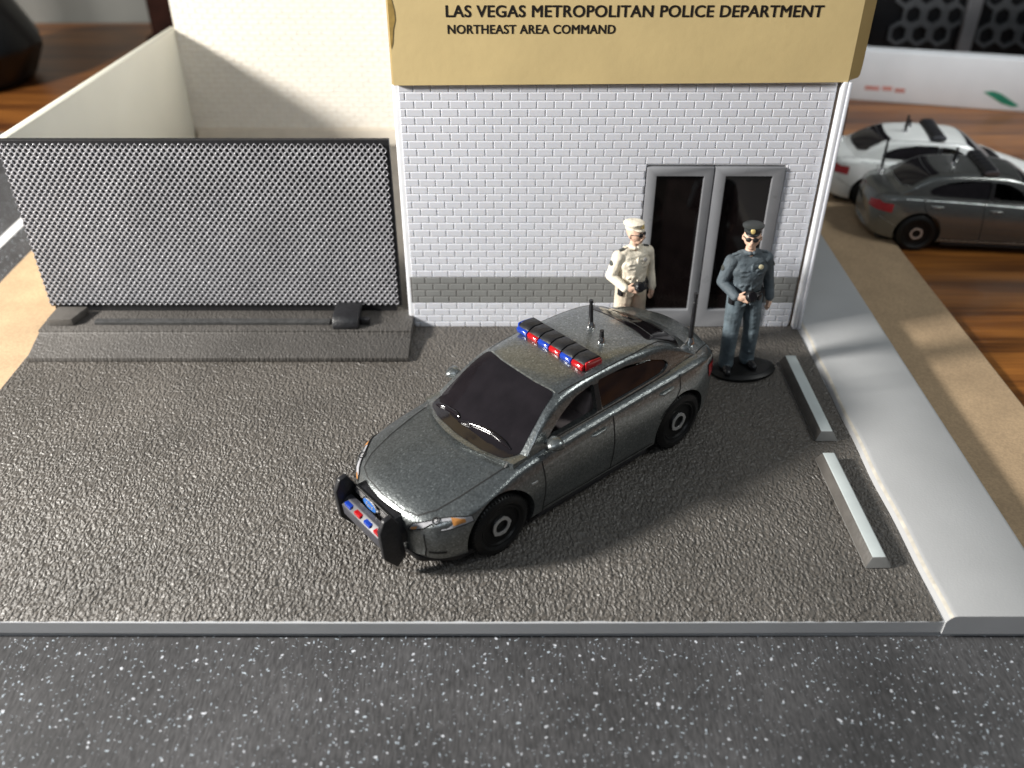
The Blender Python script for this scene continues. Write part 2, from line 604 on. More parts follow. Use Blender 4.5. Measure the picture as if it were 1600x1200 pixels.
def empty(name, loc=(0, 0, 0), rz=0.0):
    o = bpy.data.objects.new(name, None)
    o.empty_display_size = 0.3
    COL.objects.link(o)
    o.location = loc
    o.rotation_euler = (0, 0, rz)
    return o


def text(name, body, x, y, z, width, height, m, parent=None, ext=0.006, off=0.0, shear=0.0, mt=None, bold=0.0):
    c = bpy.data.curves.new(name, 'FONT')
    c.body = body
    c.size = 1
    c.offset = off
    c.shear = shear
    c.extrude = ext
    c.resolution_u = 4
    c.space_character = 1.06
    t = bpy.data.objects.new(name, c)
    COL.objects.link(t)
    dg = bpy.context.evaluated_depsgraph_get()
    dg.update()
    me = bpy.data.meshes.new_from_object(t.evaluated_get(dg), depsgraph=dg)
    bpy.data.objects.remove(t)
    xs = [v.co.x for v in me.vertices]
    ys = [v.co.y for v in me.vertices]
    sx = width / (max(xs) - min(xs))
    sy = height / (max(ys) - min(ys))
    x0, y0 = min(xs), min(ys)
    for v in me.vertices:
        p = Vector((x + (v.co.x - x0) * sx, y - v.co.z, z + (v.co.y - y0) * sy))
        v.co = mt @ p if mt is not None else p
    if bold:
        bmt = bmesh.new()
        for q, (du, dv) in enumerate([(0, 0), (-1, 0), (1, 0), (-.6, .7), (.6, .7), (-.6, -.7), (.6, -.7)]):
            cp_ = me.copy()
            for v in cp_.vertices:
                v.co += Vector((du * bold, -q * 0.0003, dv * bold * 0.7))
            bmt.from_mesh(cp_)
            bpy.data.meshes.remove(cp_)
        bmt.to_mesh(me)
        bmt.free()
    me.materials.clear()
    me.materials.append(m)
    o = bpy.data.objects.new(name, me)
    me.name = name
    COL.objects.link(o)
    if parent is not None:
        o.parent = parent
    return o


def bricks(mb, x0, x1, z0, z1, y, px, pz, gap, relief, m, phase=0.0, holes=(), bands=(), cham=0.4, jit=0.0):
    """raised running-bond bricks on a wall facing -y"""
    r = 0
    z = z0
    while z < z1 - 0.02:
        zt = min(z + pz, z1)
        mm = m
        for (b0, b1, bmm) in bands:
            if b0 - 0.01 <= z < b1 - 0.01:
                mm = bmm
        x = x0 - px + phase + (0.5 * px if r % 2 else 0)
        while x < x1:
            a, b = max(x, x0), min(x + px, x1)
            segs = [(a, b)]
            for (hx0, hx1, hz1) in holes:
                if z < hz1 - 0.01:
                    ns = []
                    for (p, q) in segs:
                        if q <= hx0 or p >= hx1:
                            ns.append((p, q))
                        else:
                            if p < hx0:
                                ns.append((p, hx0))
                            if q > hx1:
                                ns.append((hx1, q))
                    segs = ns
            for (a2, b2) in segs:
                if b2 - a2 > gap * 1.6:
                    g = gap / 2
                    c = relief * cham + gap * 0.25
                    rr = relief * (1 + random.uniform(-jit, jit))
                    xa, xb, za, zb = a2 + g, b2 - g, z + g * 0.8, zt - g * 0.8
                    zz = zt if zt == z1 else zt
                    vs = [(xa, y, za), (xb, y, za), (xb, y, zb), (xa, y, zb),
                          (xa + c, y - rr, za + c), (xb - c, y - rr, za + c), (xb - c, y - rr, zb - c), (xa + c, y - rr, zb - c)]
                    mb.add(vs, [(4, 5, 6, 7), (0, 1, 5, 4), (1, 2, 6, 5), (2, 3, 7, 6), (3, 0, 4, 7)], mm)
            x += px
        z += pz
        r += 1


# ================================================================== SETTING
DZ = -0.39      # desk level
mb = MB()
mb.box((-70, -30, DZ - 2.0), (70, 45.5, DZ), M['wood'])
tag(mb.build('desk_surface'), kind='structure')

mb = MB()                                   # curtain behind the desk
n = 160
vs, fs = [], []
for i in range(n + 1):
    x = -60 + i * 0.85
    yy = 46.5 + 0.8 * math.sin(i * 0.55) + 0.35 * math.sin(i * 1.37 + 1)
    vs += [(x, yy, -14), (x, yy, 40), (x, yy + .25, -14), (x, yy + .25, 40)]
for i in range(n):
    a, b = 4 * i, 4 * i + 4
    fs += [(a, b, b + 1, a + 1), (a + 2, a + 3, b + 3, b + 2), (a, a + 2, b + 2, b), (a + 1, b + 1, b + 3, a + 3)]
fs += [(0, 1, 3, 2), (4 * n, 4 * n + 2, 4 * n + 3, 4 * n + 1)]
mb.add(vs, fs, M['curtain'])
tag(mb.build('curtain', smooth=60), 'blurred grey folded curtain hanging behind the wooden desk', 'curtain')

# ------------------------------------------------------------------ mat
mat_o = empty('road_mat', (-4, 15, DZ))
mb = MB()
mb.box((-23.0, -10, DZ + 0.002), (9.3, 30.0, -0.345), M['speckle'])
o = mb.build('mat_sheet')
o.parent = mat_o
o.matrix_parent_inverse = Matrix.Translation(-mat_o.location)
mb = MB()
mb.box((-13.62, 9.5, -0.344), (-13.32, 29.9, -0.340), M['stripe'])
o = mb.build('stripe')
o.parent = mat_o
o.matrix_parent_inverse = Matrix.Translation(-mat_o.location)
tag(mat_o, 'dark speckled road mat with a white stripe lying on the desk under everything', 'mat')

mb = MB()
mb.box((-12.35, 9.3, -0.343), (10.0, 29.3, -0.252), M['board'])
tag(mb.build('fibreboard_sheet', bevel=0.03), 'tan fibreboard sheet under the grey diorama base', 'board')

# ------------------------------------------------------------------ diorama base
base = empty('diorama_base', (0, 0, -0.25))
PI_ = Matrix.Translation((0, 0, 0.25))


def bpart(mbx, name, par=base, **k):
    o = mbx.build(name, **k)
    o.parent = par
    o.matrix_parent_inverse = PI_
    return o


mb = MB()                                   # grey plastic slab, front edge slightly bowed
pts = []
for i in range(13):
    x = -10.02 + i * (17.7 / 12)
    pts.append((x, 8.62 + 0.05 * math.cos((x + 1.5) / 8.0 * math.pi * 0.5) * -0.6))
pts += [(7.80, 8.625), (7.93, 8.72), (7.93, 28.6), (-10.02, 28.6)]
mb.prism(pts, (-0.25, -0.012), M['base_grey'], 'z')
bpart(mb, 'base_slab', bevel=0.012)
mb = MB()
mb.box((-10.0, 8.64, -0.343), (7.7, 9.26, -0.251), M['base_grey'])
bpart(mb, 'front_foot')
mb = MB()                                   # asphalt: fine edge of ragged bumps at the front
vs, fs = [], []
nx = 170
for i in range(nx + 1):
    x = -10.0 + i * (16.17 / nx)
    yf = 8.612 + random.uniform(0, 0.02)
    vs += [(x, yf, -0.012), (x, yf + 0.012, 0.0), (x, 17.2, 0.0)]
for i in range(nx):
    a, b = 3 * i, 3 * i + 3
    fs += [(a, b, b + 1, a + 1), (a + 1, b + 1, b + 2, a + 2)]
mb.add(vs, fs, M['asphalt'])
bpart(mb, 'asphalt_surface', smooth=80)
mb = MB()
mb.box((-10.0, 17.2, -0.012), (-2.3, 28.0, -0.002), M['yard'])
bpart(mb, 'yard_floor')
mb = MB()                                   # raised sidewalk strip with rounded worn inner lip
prof = [(6.17, -0.249), (6.17, -0.012), (6.18, 0.02), (6.215, 0.075), (6.26, 0.11), (6.32, 0.125), (7.86, 0.125), (7.92, 0.10), (7.95, 0.0), (7.95, -0.249)]
ys = [8.615 + 0.32 * i for i in range(62)]
vs, fs = [], []
for k, y in enumerate(ys):
    w = 0.02 * math.sin(y * 0.9) + 0.012 * math.sin(y * 3.1)
    if y > 15.6:
        w += 0.05 * math.sin((y - 15.6) * 3.0) * max(0, 1 - (y - 15.6))
    for (px_, pz_) in prof:
        cut = 0
        vs.append((px_ + (w if px_ < 6.4 else 0) - cut * (px_ > 7.8), y - 0.02, pz_))
P = len(prof)
sl = []
for k in range(len(ys) - 1):
    for i in range(P - 1):
        sl.append((k * P + i, (k + 1) * P + i, (k + 1) * P + i + 1, k * P + i + 1))
mb.add(vs, sl, M['kerb_grey'])
mb.add([vs[i] for i in range(P)], [tuple(range(P))[::-1]], M['base_grey'])
wi = mb.mi(M['worn_edge'])
for q, f in enumerate(sl):
    if q % (P - 1) in (3,):
        mb.m[q] = wi
bpart(mb, 'sidewalk', smooth=50)
tag(base, 'grey plastic diorama base with a grained asphalt lot and pale raised sidewalk', 'diorama base')

# ------------------------------------------------------------------ yard walls
mb = MB()
mb.box((-10.05, 28.02, 0.0), (-2.3, 28.35, 7.4), M['skirt'])
bricks(mb, -10.049, -2.3, 0.50, 7.3, 28.02, 0.365, 0.155, 0.026, 0.016, M['cream'], jit=0.2)
mb.box((-9.93, 27.86, 0.0), (-2.3, 28.02, 0.48), M['skirt'])
tag(mb.build('brick_wall'), 'tall cream brick yard wall behind the silver mesh gate', 'wall')

mb = MB()                                   # sloping side wall
th = 0.24
poly = [(18.05, -0.01), (28.35, -0.01), (28.35, 3.49), (17.5, 3.93)]
mb.prism(poly, (-10.05 - th, -10.05), M['cream_side'], 'x')
tag(mb.build('side_wall', bevel=0.04, smooth=35), 'plain ivory plastic side wall with bright top edge left of the yard', 'wall')

# ------------------------------------------------------------------ police station
st = empty('station_building', (1.98, 16.75, 0))
STI = Matrix.Translation((-1.98, -16.75, 0))


def spart(o, par=st):
    o.parent = par
    if par is st:
        o.matrix_parent_inverse = STI
    return o


YW = 16.75
DX0, DX1, DZT = 2.62, 5.33, 3.62
mb = MB()
prof = [(-2.222, 0.0), (-2.222, 6.9), (6.02, 6.9), (6.02, 0), (DX1, 0), (DX1, DZT), (DX0, DZT), (DX0, 0)]
mb.prism(prof, (YW, YW + 0.2), M['wall_joint'], 'y')
o = spart(mb.build('front_wall', bevel=0.06, bseg=3, smooth=40, bangle=60))
mb = MB()
zb0, zb1 = 0.581, 1.197
bricks(mb, -2.11, 5.99, 0.581 - 0.154 * 4, 5.30, YW - 0.0005, 0.3272, 0.154, 0.019, 0.0095, M['brick_white'], phase=0.12,
       holes=((DX0, DX1, DZT),), bands=((zb0, zb1, M['brick_band']),), cham=0.5)
# cut anything that starts below the ground: lift bottom course vertices
mb.v = [(x, y, max(z, 0.003)) for x, y, z in mb.v]
# printed grey joint strips behind the band bricks, left and right of the doors
for (a, b) in ((-2.14, DX0), (DX1, 6.0)):
    mb.add([(a, YW - 0.0025, zb0), (b, YW - 0.0025, zb0), (b, YW - 0.0025, zb1), (a, YW - 0.0025, zb1)], [(0, 1, 2, 3)], M['band_joint'])
spart(mb.build('brick_facing'))
mb = MB()
mb.box((-2.222, YW + 0.21, 0), (-2.05, 28.3, 6.9), M['wall_joint'])
mb.box((6.0, YW + 0.21, 0), (6.10, 28.3, 6.9), M['wall_joint'])
mb.box((-2.05, 28.0, 0), (6.0, 28.3, 6.9), M['wall_joint'])
spart(mb.build('side_panel'))
mb = MB()
mb.box((-2.2, YW - 0.05, 6.9), (6.2, 28.3, 7.1), M['wall_joint'])
spart(mb.build('roof'))
mb = MB()                                   # corner trim strip on the right
mb.box((6.060, 16.60, -0.0), (6.150, 17.4, 5.27), M['wall_joint'])
mb.box((6.150, 16.57, -0.0), (6.215, 17.4, 5.27), M['brick_white'])
spart(mb.build('corner_trim', bevel=0.02, smooth=40))
mb = MB()  # dark brown strip in the gap beside the corner trim
mb.box((6.02, YW + 0.02, 0.0), (6.060, YW + 0.2, 5.27), M['seam'])
spart(mb.build('brown_seam'))

# doors
for k, (a, b, ga, gb) in enumerate(((DX0 + 0.01, 3.935, 2.826, 3.751), (3.955, DX1 - 0.01, 4.176, 5.089))):
    mb = MB()
    y0, y1 = YW - 0.045, YW + 0.08
    zt, zb_, gzt, gzb = DZT - 0.01, 0.005, 3.43, 0.424
    vs = []
    out = [(a, zb_), (b, zb_), (b, zt), (a, zt)]
    inn = [(ga, gzb), (gb, gzb), (gb, gzt), (ga, gzt)]
    for yy in (y0, y1):
        for p in out + inn:
            vs.append((p[0], yy, p[1]))
    fs = []
    for i in range(4):
        j = (i + 1) % 4
        fs += [(i, j, 4 + j, 4 + i), (8 + i, 12 + i, 12 + j, 8 + j), (i, 8 + i, 8 + j, j), (4 + i, 4 + j, 12 + j, 12 + i)]
    mb.add(vs, fs, M['door_grey'])
    d = spart(mb.build('door', bevel=0.016, smooth=40))
    mb = MB()
    mb.box((ga - 0.02, YW + 0.03, gzb - 0.02), (gb + 0.02, YW + 0.05, gzt + 0.02), M['dark_glass'])
    g = mb.build('glass')
    g.parent = d

# sign board: folded tan card sleeve
mb = MB()
vs, fs = [], []
nx = 26
for i in range(nx + 1):
    x = -2.17 + i * (8.31 / nx)
    t = i / nx
    yy = 16.64
    zb_ = 5.205 + 0.06 * t
    for (dy, z) in ((0, zb_), (0, 7.6), (0.05, 7.6), (0.05, zb_)):
        vs.append((x, yy + dy, z))
for i in range(nx):
    a, b = 4 * i, 4 * i + 4
    for j in range(4):
        k = (j + 1) % 4
        fs.append((a + j, a + k, b + k, b + j))
fs += [(0, 1, 2, 3), (4 * nx + 3, 4 * nx + 2, 4 * nx + 1, 4 * nx)]
mb.add(vs, fs, M['tan_card'])
mb.box((-2.20, 16.66, 5.215), (-2.172, 19.5, 7.6), M['tan_card'])
# torn, stained corner
mb.prism([(-2.165, 7.0), (-2.165, 5.86), (-2.13, 5.95), (-2.10, 6.2), (-2.055, 6.35), (-2.06, 6.5), (-2.10, 6.7), (-2.13, 7.0)], (16.632, 16.637), M['stain'], 'y')
sg = spart(mb.build('sign_board', smooth=30))
mb = MB()                                   # side flap folded back a little
mt = Matrix.Translation((6.14, 16.64, 0)) @ Matrix.Rotation(R(38), 4, 'Z')
mb.prism([(0.004, 5.29), (0.30, 5.30), (0.34, 5.34), (0.36, 5.5), (0.38, 7.6), (0.004, 7.6)], (0.0, 0.05), M['tan_dark'], 'y', mt)
fl = mb.build('side_flap')
fl.parent = sg
lt = text('lettering', 'LAS VEGAS METROPOLITAN POLICE DEPARTMENT', -1.155, 16.6375, 6.395, 6.60, 0.195, M['ink'], sg, ext=0.001, bold=0.0085)
lt2 = text('lettering', 'NORTHEAST AREA COMMAND', -1.135, 16.6375, 6.115, 2.96, 0.150, M['ink'], sg, ext=0.001, bold=0.0065)
tag(st, 'white brick police station with a tan lettered sign board and grey double doors', 'building')

# ------------------------------------------------------------------ sliding gate
gt = empty('sliding_gate', (-6, 16.5, 0.26))
GI = Matrix.Translation((6, -16.5, -0.26))


def gpart(o, par=gt):
    o.parent = par
    if par is gt:
        o.matrix_parent_inverse = GI
    return o


GX0, GX1, GZ0, GZ1 = -9.976, -2.427, 0.43, 4.025
mb = MB()
mb.box((GX0 - 0.0, 16.95, GZ0 - 0.05), (GX1 + 0.045, 17.06, GZ1 + 0.05), M['black_panel'])
gpart(mb.build('back_panel', bevel=0.01))
mb = MB()                                   # perforated sheet: diamond lattice of round holes
cx, cz = 0.1216, 0.1540
nx, nz = int((GX1 - GX0) / cx), int(round((GZ1 - GZ0) / (cz / 2)))
K = 8
yf = 16.90
cw = (GX1 - GX0) / nx
ch = (GZ1 - GZ0) / (nz / 2)
for r in range(nz - 1):
    zc = GZ0 + (r + 1) * ch / 2
    for c in range(nx - (r % 2)):
        xc = GX0 + cw * (c + (1.0 if r % 2 else 0.5))
        hw, hh = cw / 2, ch / 2
        # diamond cell boundary: 8 points (corners + edge mids)
        B = [(hw, 0), (hw / 2, hh / 2), (0, hh), (-hw / 2, hh / 2), (-hw, 0), (-hw / 2, -hh / 2), (0, -hh), (hw / 2, -hh / 2)]
        rx, rz = 0.0385, 0.0475
        jx, jz = random.uniform(-.0015, .0015), random.uniform(-.0015, .0015)
        vs = []
        for (bx_, bz_) in B:
            vs.append((xc + bx_, yf, zc + bz_))
        for k in range(8):
            a = k * math.pi / 4
            vs.append((xc + jx + rx * 1.16 * math.cos(a), yf - 0.005, zc + jz + rz * 1.16 * math.sin(a)))
        for k in range(8):
            a = k * math.pi / 4
            vs.append((xc + jx + rx * math.cos(a), yf + 0.0, zc + jz + rz * math.sin(a)))
        for k in range(8):
            a = k * math.pi / 4
            vs.append((xc + jx + rx * math.cos(a), yf + 0.045, zc + jz + rz * math.sin(a)))
        fs = []
        for k in range(8):
            j = (k + 1) % 8
            for l in range(3):
                fs.append((l * 8 + k, l * 8 + j, (l + 1) * 8 + j, (l + 1) * 8 + k))
        mb.add(vs, fs, M['mesh_metal'])
me_o = mb.build('mesh_sheet', smooth=70)
bm = bmesh.new()
bm.from_mesh(me_o.data)
bmesh.ops.remove_doubles(bm, verts=bm.verts, dist=0.001)
bmesh.ops.recalc_face_normals(bm, faces=bm.faces)
bm.to_mesh(me_o.data)
bm.free()
gpart(me_o)
mb = MB()
mb.box((-9.9, 16.96, 0.265), (-2.5, 17.04, 0.375), M['black_panel'])
gpart(mb.build('lower_frame'))
tag(gt, 'silver perforated mesh sliding gate on black backing, left of the station', 'gate')

mb = MB()                                   # gate track: grained plinth wedge in two steps
rp = [(15.33, 0.002), (15.33, 0.11), (16.14, 0.20), (16.14, 0.26), (17.15, 0.26), (17.15, 0.002)]
vs = []
for (x0f, side) in ((0, 0), (1, 1)):
    for (y, z) in rp:
        if side == 0:
            x = -9.98 + (0.0 if y < 16.14 else 0.02) + (0.10 if y < 15.4 else 0)
        else:
            x = -2.09 - (0.0 if y < 16.14 else 0.03) + (-0.02 if y < 15.4 else 0)
        vs.append((x, y, z))
n6 = len(rp)
fs = [tuple(range(n6)), tuple(range(2 * n6 - 1, n6 - 1, -1))] + [(i, i + n6, (i + 1) % n6 + n6, (i + 1) % n6) for i in range(n6)]
mb.add(vs, fs, M['ramp'])
tr = mb.build('gate_track', bevel=0.015, smooth=40)
mb = MB()
mb.box((-8.85, 16.36, 0.262), (-3.85, 16.52, 0.335), M['dark_rail'])
rl = mb.build('rail', bevel=0.012)
rl.parent = tr
mb = MB()
mb.prism([(-9.80, 16.32), (-9.28, 16.32), (-9.14, 16.85), (-9.78, 16.85)], (0.262, 0.43), M['stop_dark'], 'z')
eb = mb.build('end_stop', bevel=0.015, smooth=30)
eb.parent = tr
tag(tr, 'grained dark grey stepped track plinth in front of the mesh gate', 'gate track')
mb = MB()
clip = []
for i in range(9):
    a = R(200 - i * 27.5)
    clip.append((16.42 + 0.20 * math.cos(a), 0.47 + 0.20 * math.sin(a)))
mb.prism([(16.17, 0.262), (16.18, 0.34), (16.25, 0.46), (16.36, 0.52), (16.89, 0.52), (16.89, 0.42), (16.49, 0.30), (16.40, 0.262)], (-3.78, -3.22), M['black_plastic'], 'x')
mb.box((-3.22, 16.34, 0.262), (-3.0, 16.47, 0.42), M['black_plastic'])
cl = mb.build('gate_roller', bevel=0.03, smooth=50)
gpart(cl)

# ------------------------------------------------------------------ parking stops


def stop(name, cxy, ang, label, dark):
    e = empty(name, (cxy[0], cxy[1], 0.001), R(ang))
    L2, w, wt, h = 1.30, 0.200, 0.095, 0.20
    top = M['stop_white']
    sd = M['stop_side']
    mb = MB()
    vs = []
    for y in (-L2, L2):
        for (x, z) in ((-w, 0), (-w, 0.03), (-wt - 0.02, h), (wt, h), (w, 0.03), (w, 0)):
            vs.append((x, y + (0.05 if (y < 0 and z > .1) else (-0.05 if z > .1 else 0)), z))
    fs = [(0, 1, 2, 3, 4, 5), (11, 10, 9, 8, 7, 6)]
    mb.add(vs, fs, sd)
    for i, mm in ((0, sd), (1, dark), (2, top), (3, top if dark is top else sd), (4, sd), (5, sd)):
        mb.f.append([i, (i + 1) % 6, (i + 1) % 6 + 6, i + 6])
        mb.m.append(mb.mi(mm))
    o = mb.build('block', bevel=0.018, smooth=35)
    o.parent = e
    return tag(e, label, 'parking stop', 'parking stops along the sidewalk')


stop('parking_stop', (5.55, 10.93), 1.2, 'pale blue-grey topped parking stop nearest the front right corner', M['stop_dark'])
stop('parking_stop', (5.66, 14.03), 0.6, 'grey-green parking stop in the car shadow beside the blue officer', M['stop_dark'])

# ================================================================== CAR


def cr_interp(xs, ys, x):
    """monotone cubic"""
    n = len(xs)
    if x <= xs[0]:
        return ys[0]
    if x >= xs[-1]:
        return ys[-1]
    i = 0
    while x > xs[i + 1]:
        i += 1
    d = [(ys[k + 1] - ys[k]) / (xs[k + 1] - xs[k]) for k in range(n - 1)]

    def tan(k):
        if k == 0:
            return d[0]
        if k == n - 1:
            return d[-1]
        if d[k - 1] * d[k] <= 0:
            return 0
        return 2 * d[k - 1] * d[k] / (d[k - 1] + d[k])
    h = xs[i + 1] - xs[i]
    t = (x - xs[i]) / h
    m0, m1 = tan(i) * h, tan(i + 1) * h
    return (2 * t**3 - 3 * t**2 + 1) * ys[i] + (t**3 - 2 * t**2 + t) * m0 + (-2 * t**3 + 3 * t**2) * ys[i + 1] + (t**3 - t**2) * m1


def cat(pts, sub):
    out = []
    n = len(pts)
    for i in range(n - 1):
        p0, p1, p2, p3 = pts[max(i - 1, 0)], pts[i], pts[i + 1], pts[min(i + 2, n - 1)]
        for k in range(sub):
            t = k / sub
            # centripetal-ish damping: scaled tangents
            q = []
            for a in range(2):
                m1 = (p2[a] - p0[a]) * 0.42
                m2 = (p3[a] - p1[a]) * 0.42
                l = math.dist(p1, p2)
                l0 = max(math.dist(p0, p1), 1e-5)
                l3 = max(math.dist(p2, p3), 1e-5)
                m1 = m1 * min(1, 2 * l / (l + l0))
                m2 = m2 * min(1, 2 * l / (l + l3))
                q.append((2 * t**3 - 3 * t**2 + 1) * p1[a] + (t**3 - 2 * t**2 + t) * m1 + (-2 * t**3 + 3 * t**2) * p2[a] + (t**3 - t**2) * m2)
            out.append(tuple(q))
    out.append(tuple(pts[-1]))
    return out


ST = dict(
    x=[0.00, 0.06, 0.18, 0.38, 0.65, 1.00, 1.45, 2.00, 2.60, 3.40, 4.40, 5.20, 5.80, 6.25, 6.55, 6.72, 6.80],
    W=[0.95, 1.06, 1.15, 1.23, 1.29, 1.33, 1.34, 1.335, 1.33, 1.33, 1.335, 1.34, 1.32, 1.26, 1.15, 1.02, 0.86],
    zs=[0.84, 0.94, 1.01, 1.06, 1.11, 1.18, 1.27, 1.36, 1.42, 1.46, 1.50, 1.53, 1.54, 1.52, 1.47, 1.36, 1.14],
    zt=[0.88, 1.00, 1.09, 1.17, 1.245, 1.33, 1.41, 1.48, 1.52, 1.55, 1.58, 1.61, 1.635, 1.64, 1.61, 1.52, 1.22],
    zb=[0.40, 0.34, 0.30, 0.28, 0.27, 0.27, 0.27, 0.27, 0.27, 0.27, 0.27, 0.27, 0.28, 0.31, 0.35, 0.40, 0.48])


def body_pos(x, y, z):
    t = (y / 1.33) ** 2
    b = 0.40 * max(0, 1 - x / 1.7) * t - 0.30 * max(0, (x - 5.6) / 1.2) * t
    return (x + b, y, z)


def body_mesh(m):
    mb = MB()
    n = 96
    rings = []
    for i in range(n + 1):
        t = i / n
        x = 3.4 - 3.4 * math.cos(math.pi * t) * (0.75 + 0.25 * abs(math.cos(math.pi * t)))
        W, zs, zt, zb = (cr_interp(ST['x'], ST[k], x) for k in ('W', 'zs', 'zt', 'zb'))
        H = zs - zb
        fl = 0.5 - 0.5 * math.cos(min(1, max(0, (x - 0.3) / 0.6)) * math.pi)
        k_ = min(1, max(0, (x - 0.5) / 1.2)) * min(1, max(0, (6.75 - x) / 0.9))      # how far the flank leans in
        half = [(0, zb), (W * .80, zb), (W * .925, zb + 0.03), (W * .965, zb + 0.10 * H),
                (W * .99, zb + .28 * H), (W * 1.0, zb + .45 * H), (W * (1.0 - .012 * k_), zb + .64 * H), (W * (.992 - .04 * k_), zb + .82 * H),
                (W * (.978 - .072 * k_), zs - .035), (W * (.95 - .075 * k_), zs + 0.004), (W * (.905 - .075 * k_), zs + 0.022 + 0.006 * fl),
                (W * (.80 - .05 * k_), zs + 0.30 * (zt - zs) + 0.02 * fl), (W * .64, zs + .55 * (zt - zs)), (W * .36, zt - 0.12 * (zt - zs)), (0, zt)]
        half = cat(half, 3)
        ring = [body_pos(x, y, z) for (y, z) in half] + [body_pos(x, -y, z) for (y, z) in reversed(half[1:-1])]
        rings.append(ring)
    k = len(rings[0])
    vs = [p for r in rings for p in r]
    fs = []
    for i in range(n):
        for j in range(k):
            j2 = (j + 1) % k
            fs.append((i * k + j, i * k + j2, (i + 1) * k + j2, (i + 1) * k + j))
    fs.append(tuple(range(k)))
    fs.append(tuple(n * k + j for j in range(k))[::-1])
    mb.add(vs, fs, m)
    return mb


GX = [1.45, 1.70, 2.00, 2.35, 2.62, 2.82, 3.05, 3.4, 3.9, 4.4, 4.9, 5.25, 5.6, 5.95, 6.25, 6.5]
GZ = [1.18, 1.40, 1.62, 1.86, 2.02, 2.095, 2.14, 2.175, 2.19, 2.18, 2.14, 2.08, 1.94, 1.75, 1.58, 1.40]


def house_mesh(m, inset=0.0, zlow=0.95):
    mb = MB()
    n = 60
    rings = []
    for i in range(n + 1):
        x = 1.45 + (6.5 - 1.45) * i / n
        zr = cr_interp(GX, GZ, x)
        bowf = 0.30 * max(0, 1 - max(0, x - 1.45) / 1.75)
        bowr = -0.35 * max(0, (x - 4.9) / 1.6)
        tp = max(0, (x - 4.8) / 1.7)
        wb = 1.115 - 0.12 * tp ** 1.5
        wr = 0.885 - 0.09 * tp
        zbelt = 1.41 + 0.02 * x
        zz = max(zr, zbelt + 0.02)
        u = min(1, (zz - zbelt) / 0.78)
        wt = wb + (wr - wb) * u
        half = [(0, zlow), (wb, zlow), (wb, zbelt - .1), (wb - 0.01, zbelt), (wb + (wt - wb) * .55, zbelt + (zz - zbelt) * .50),
                (wt + 0.005, zbelt + (zz - zbelt) * .86), (wt - 0.055, zz - 0.045 * u - 0.005), (wt * .78, zz + 0.0), (wt * .4, zz + 0.018), (0, zz + 0.025)]
        half = cat(half, 3)
        cz = 1.5
        ring = []
        for sgn in (1, -1):
            hh = half if sgn == 1 else list(reversed(half[1:-1]))
            for (y, z) in hh:
                xx = x + (bowf + bowr) * (y / 1.1) ** 2
                y2, z2, x2 = y, z, xx
                if inset:
                    y2 = y * (1 - inset / 1.0)
                    if z > cz:
                        z2 = z - inset * 0.9
                    x2 = 4.0 + (xx - 4.0) * (1 - inset / 2.3)
                ring.append((x2, sgn * y2, z2))
        rings.append(ring)
    k = len(rings[0])
    vs = [p for r in rings for p in r]
    fs = []
    for i in range(n):
        for j in range(k):
            j2 = (j + 1) % k
            fs.append((i * k + j, i * k + j2, (i + 1) * k + j2, (i + 1) * k + j))
    fs.append(tuple(range(k)))
    fs.append(tuple(n * k + j for j in range(k))[::-1])
    mb.add(vs, fs, m)
    return mb


def rounded(poly, r, seg=4):
    out = []
    n = len(poly)
    for i in range(n):
        p0, p, p1 = Vector(poly[i - 1]), Vector(poly[i]), Vector(poly[(i + 1) % n])
        a = (p0 - p)
        b = (p1 - p)
        ra = min(r, a.length * .45)
        rb = min(r, b.length * .45)
        A = p + a.normalized() * ra
        B = p + b.normalized() * rb
        for k in range(seg + 1):
            t = k / seg
            out.append(tuple(A * (1 - t) ** 2 + p * 2 * t * (1 - t) + B * t * t))
    return out


HUBF, HUBR, HUBZ = 1.38, 5.43, 0.55


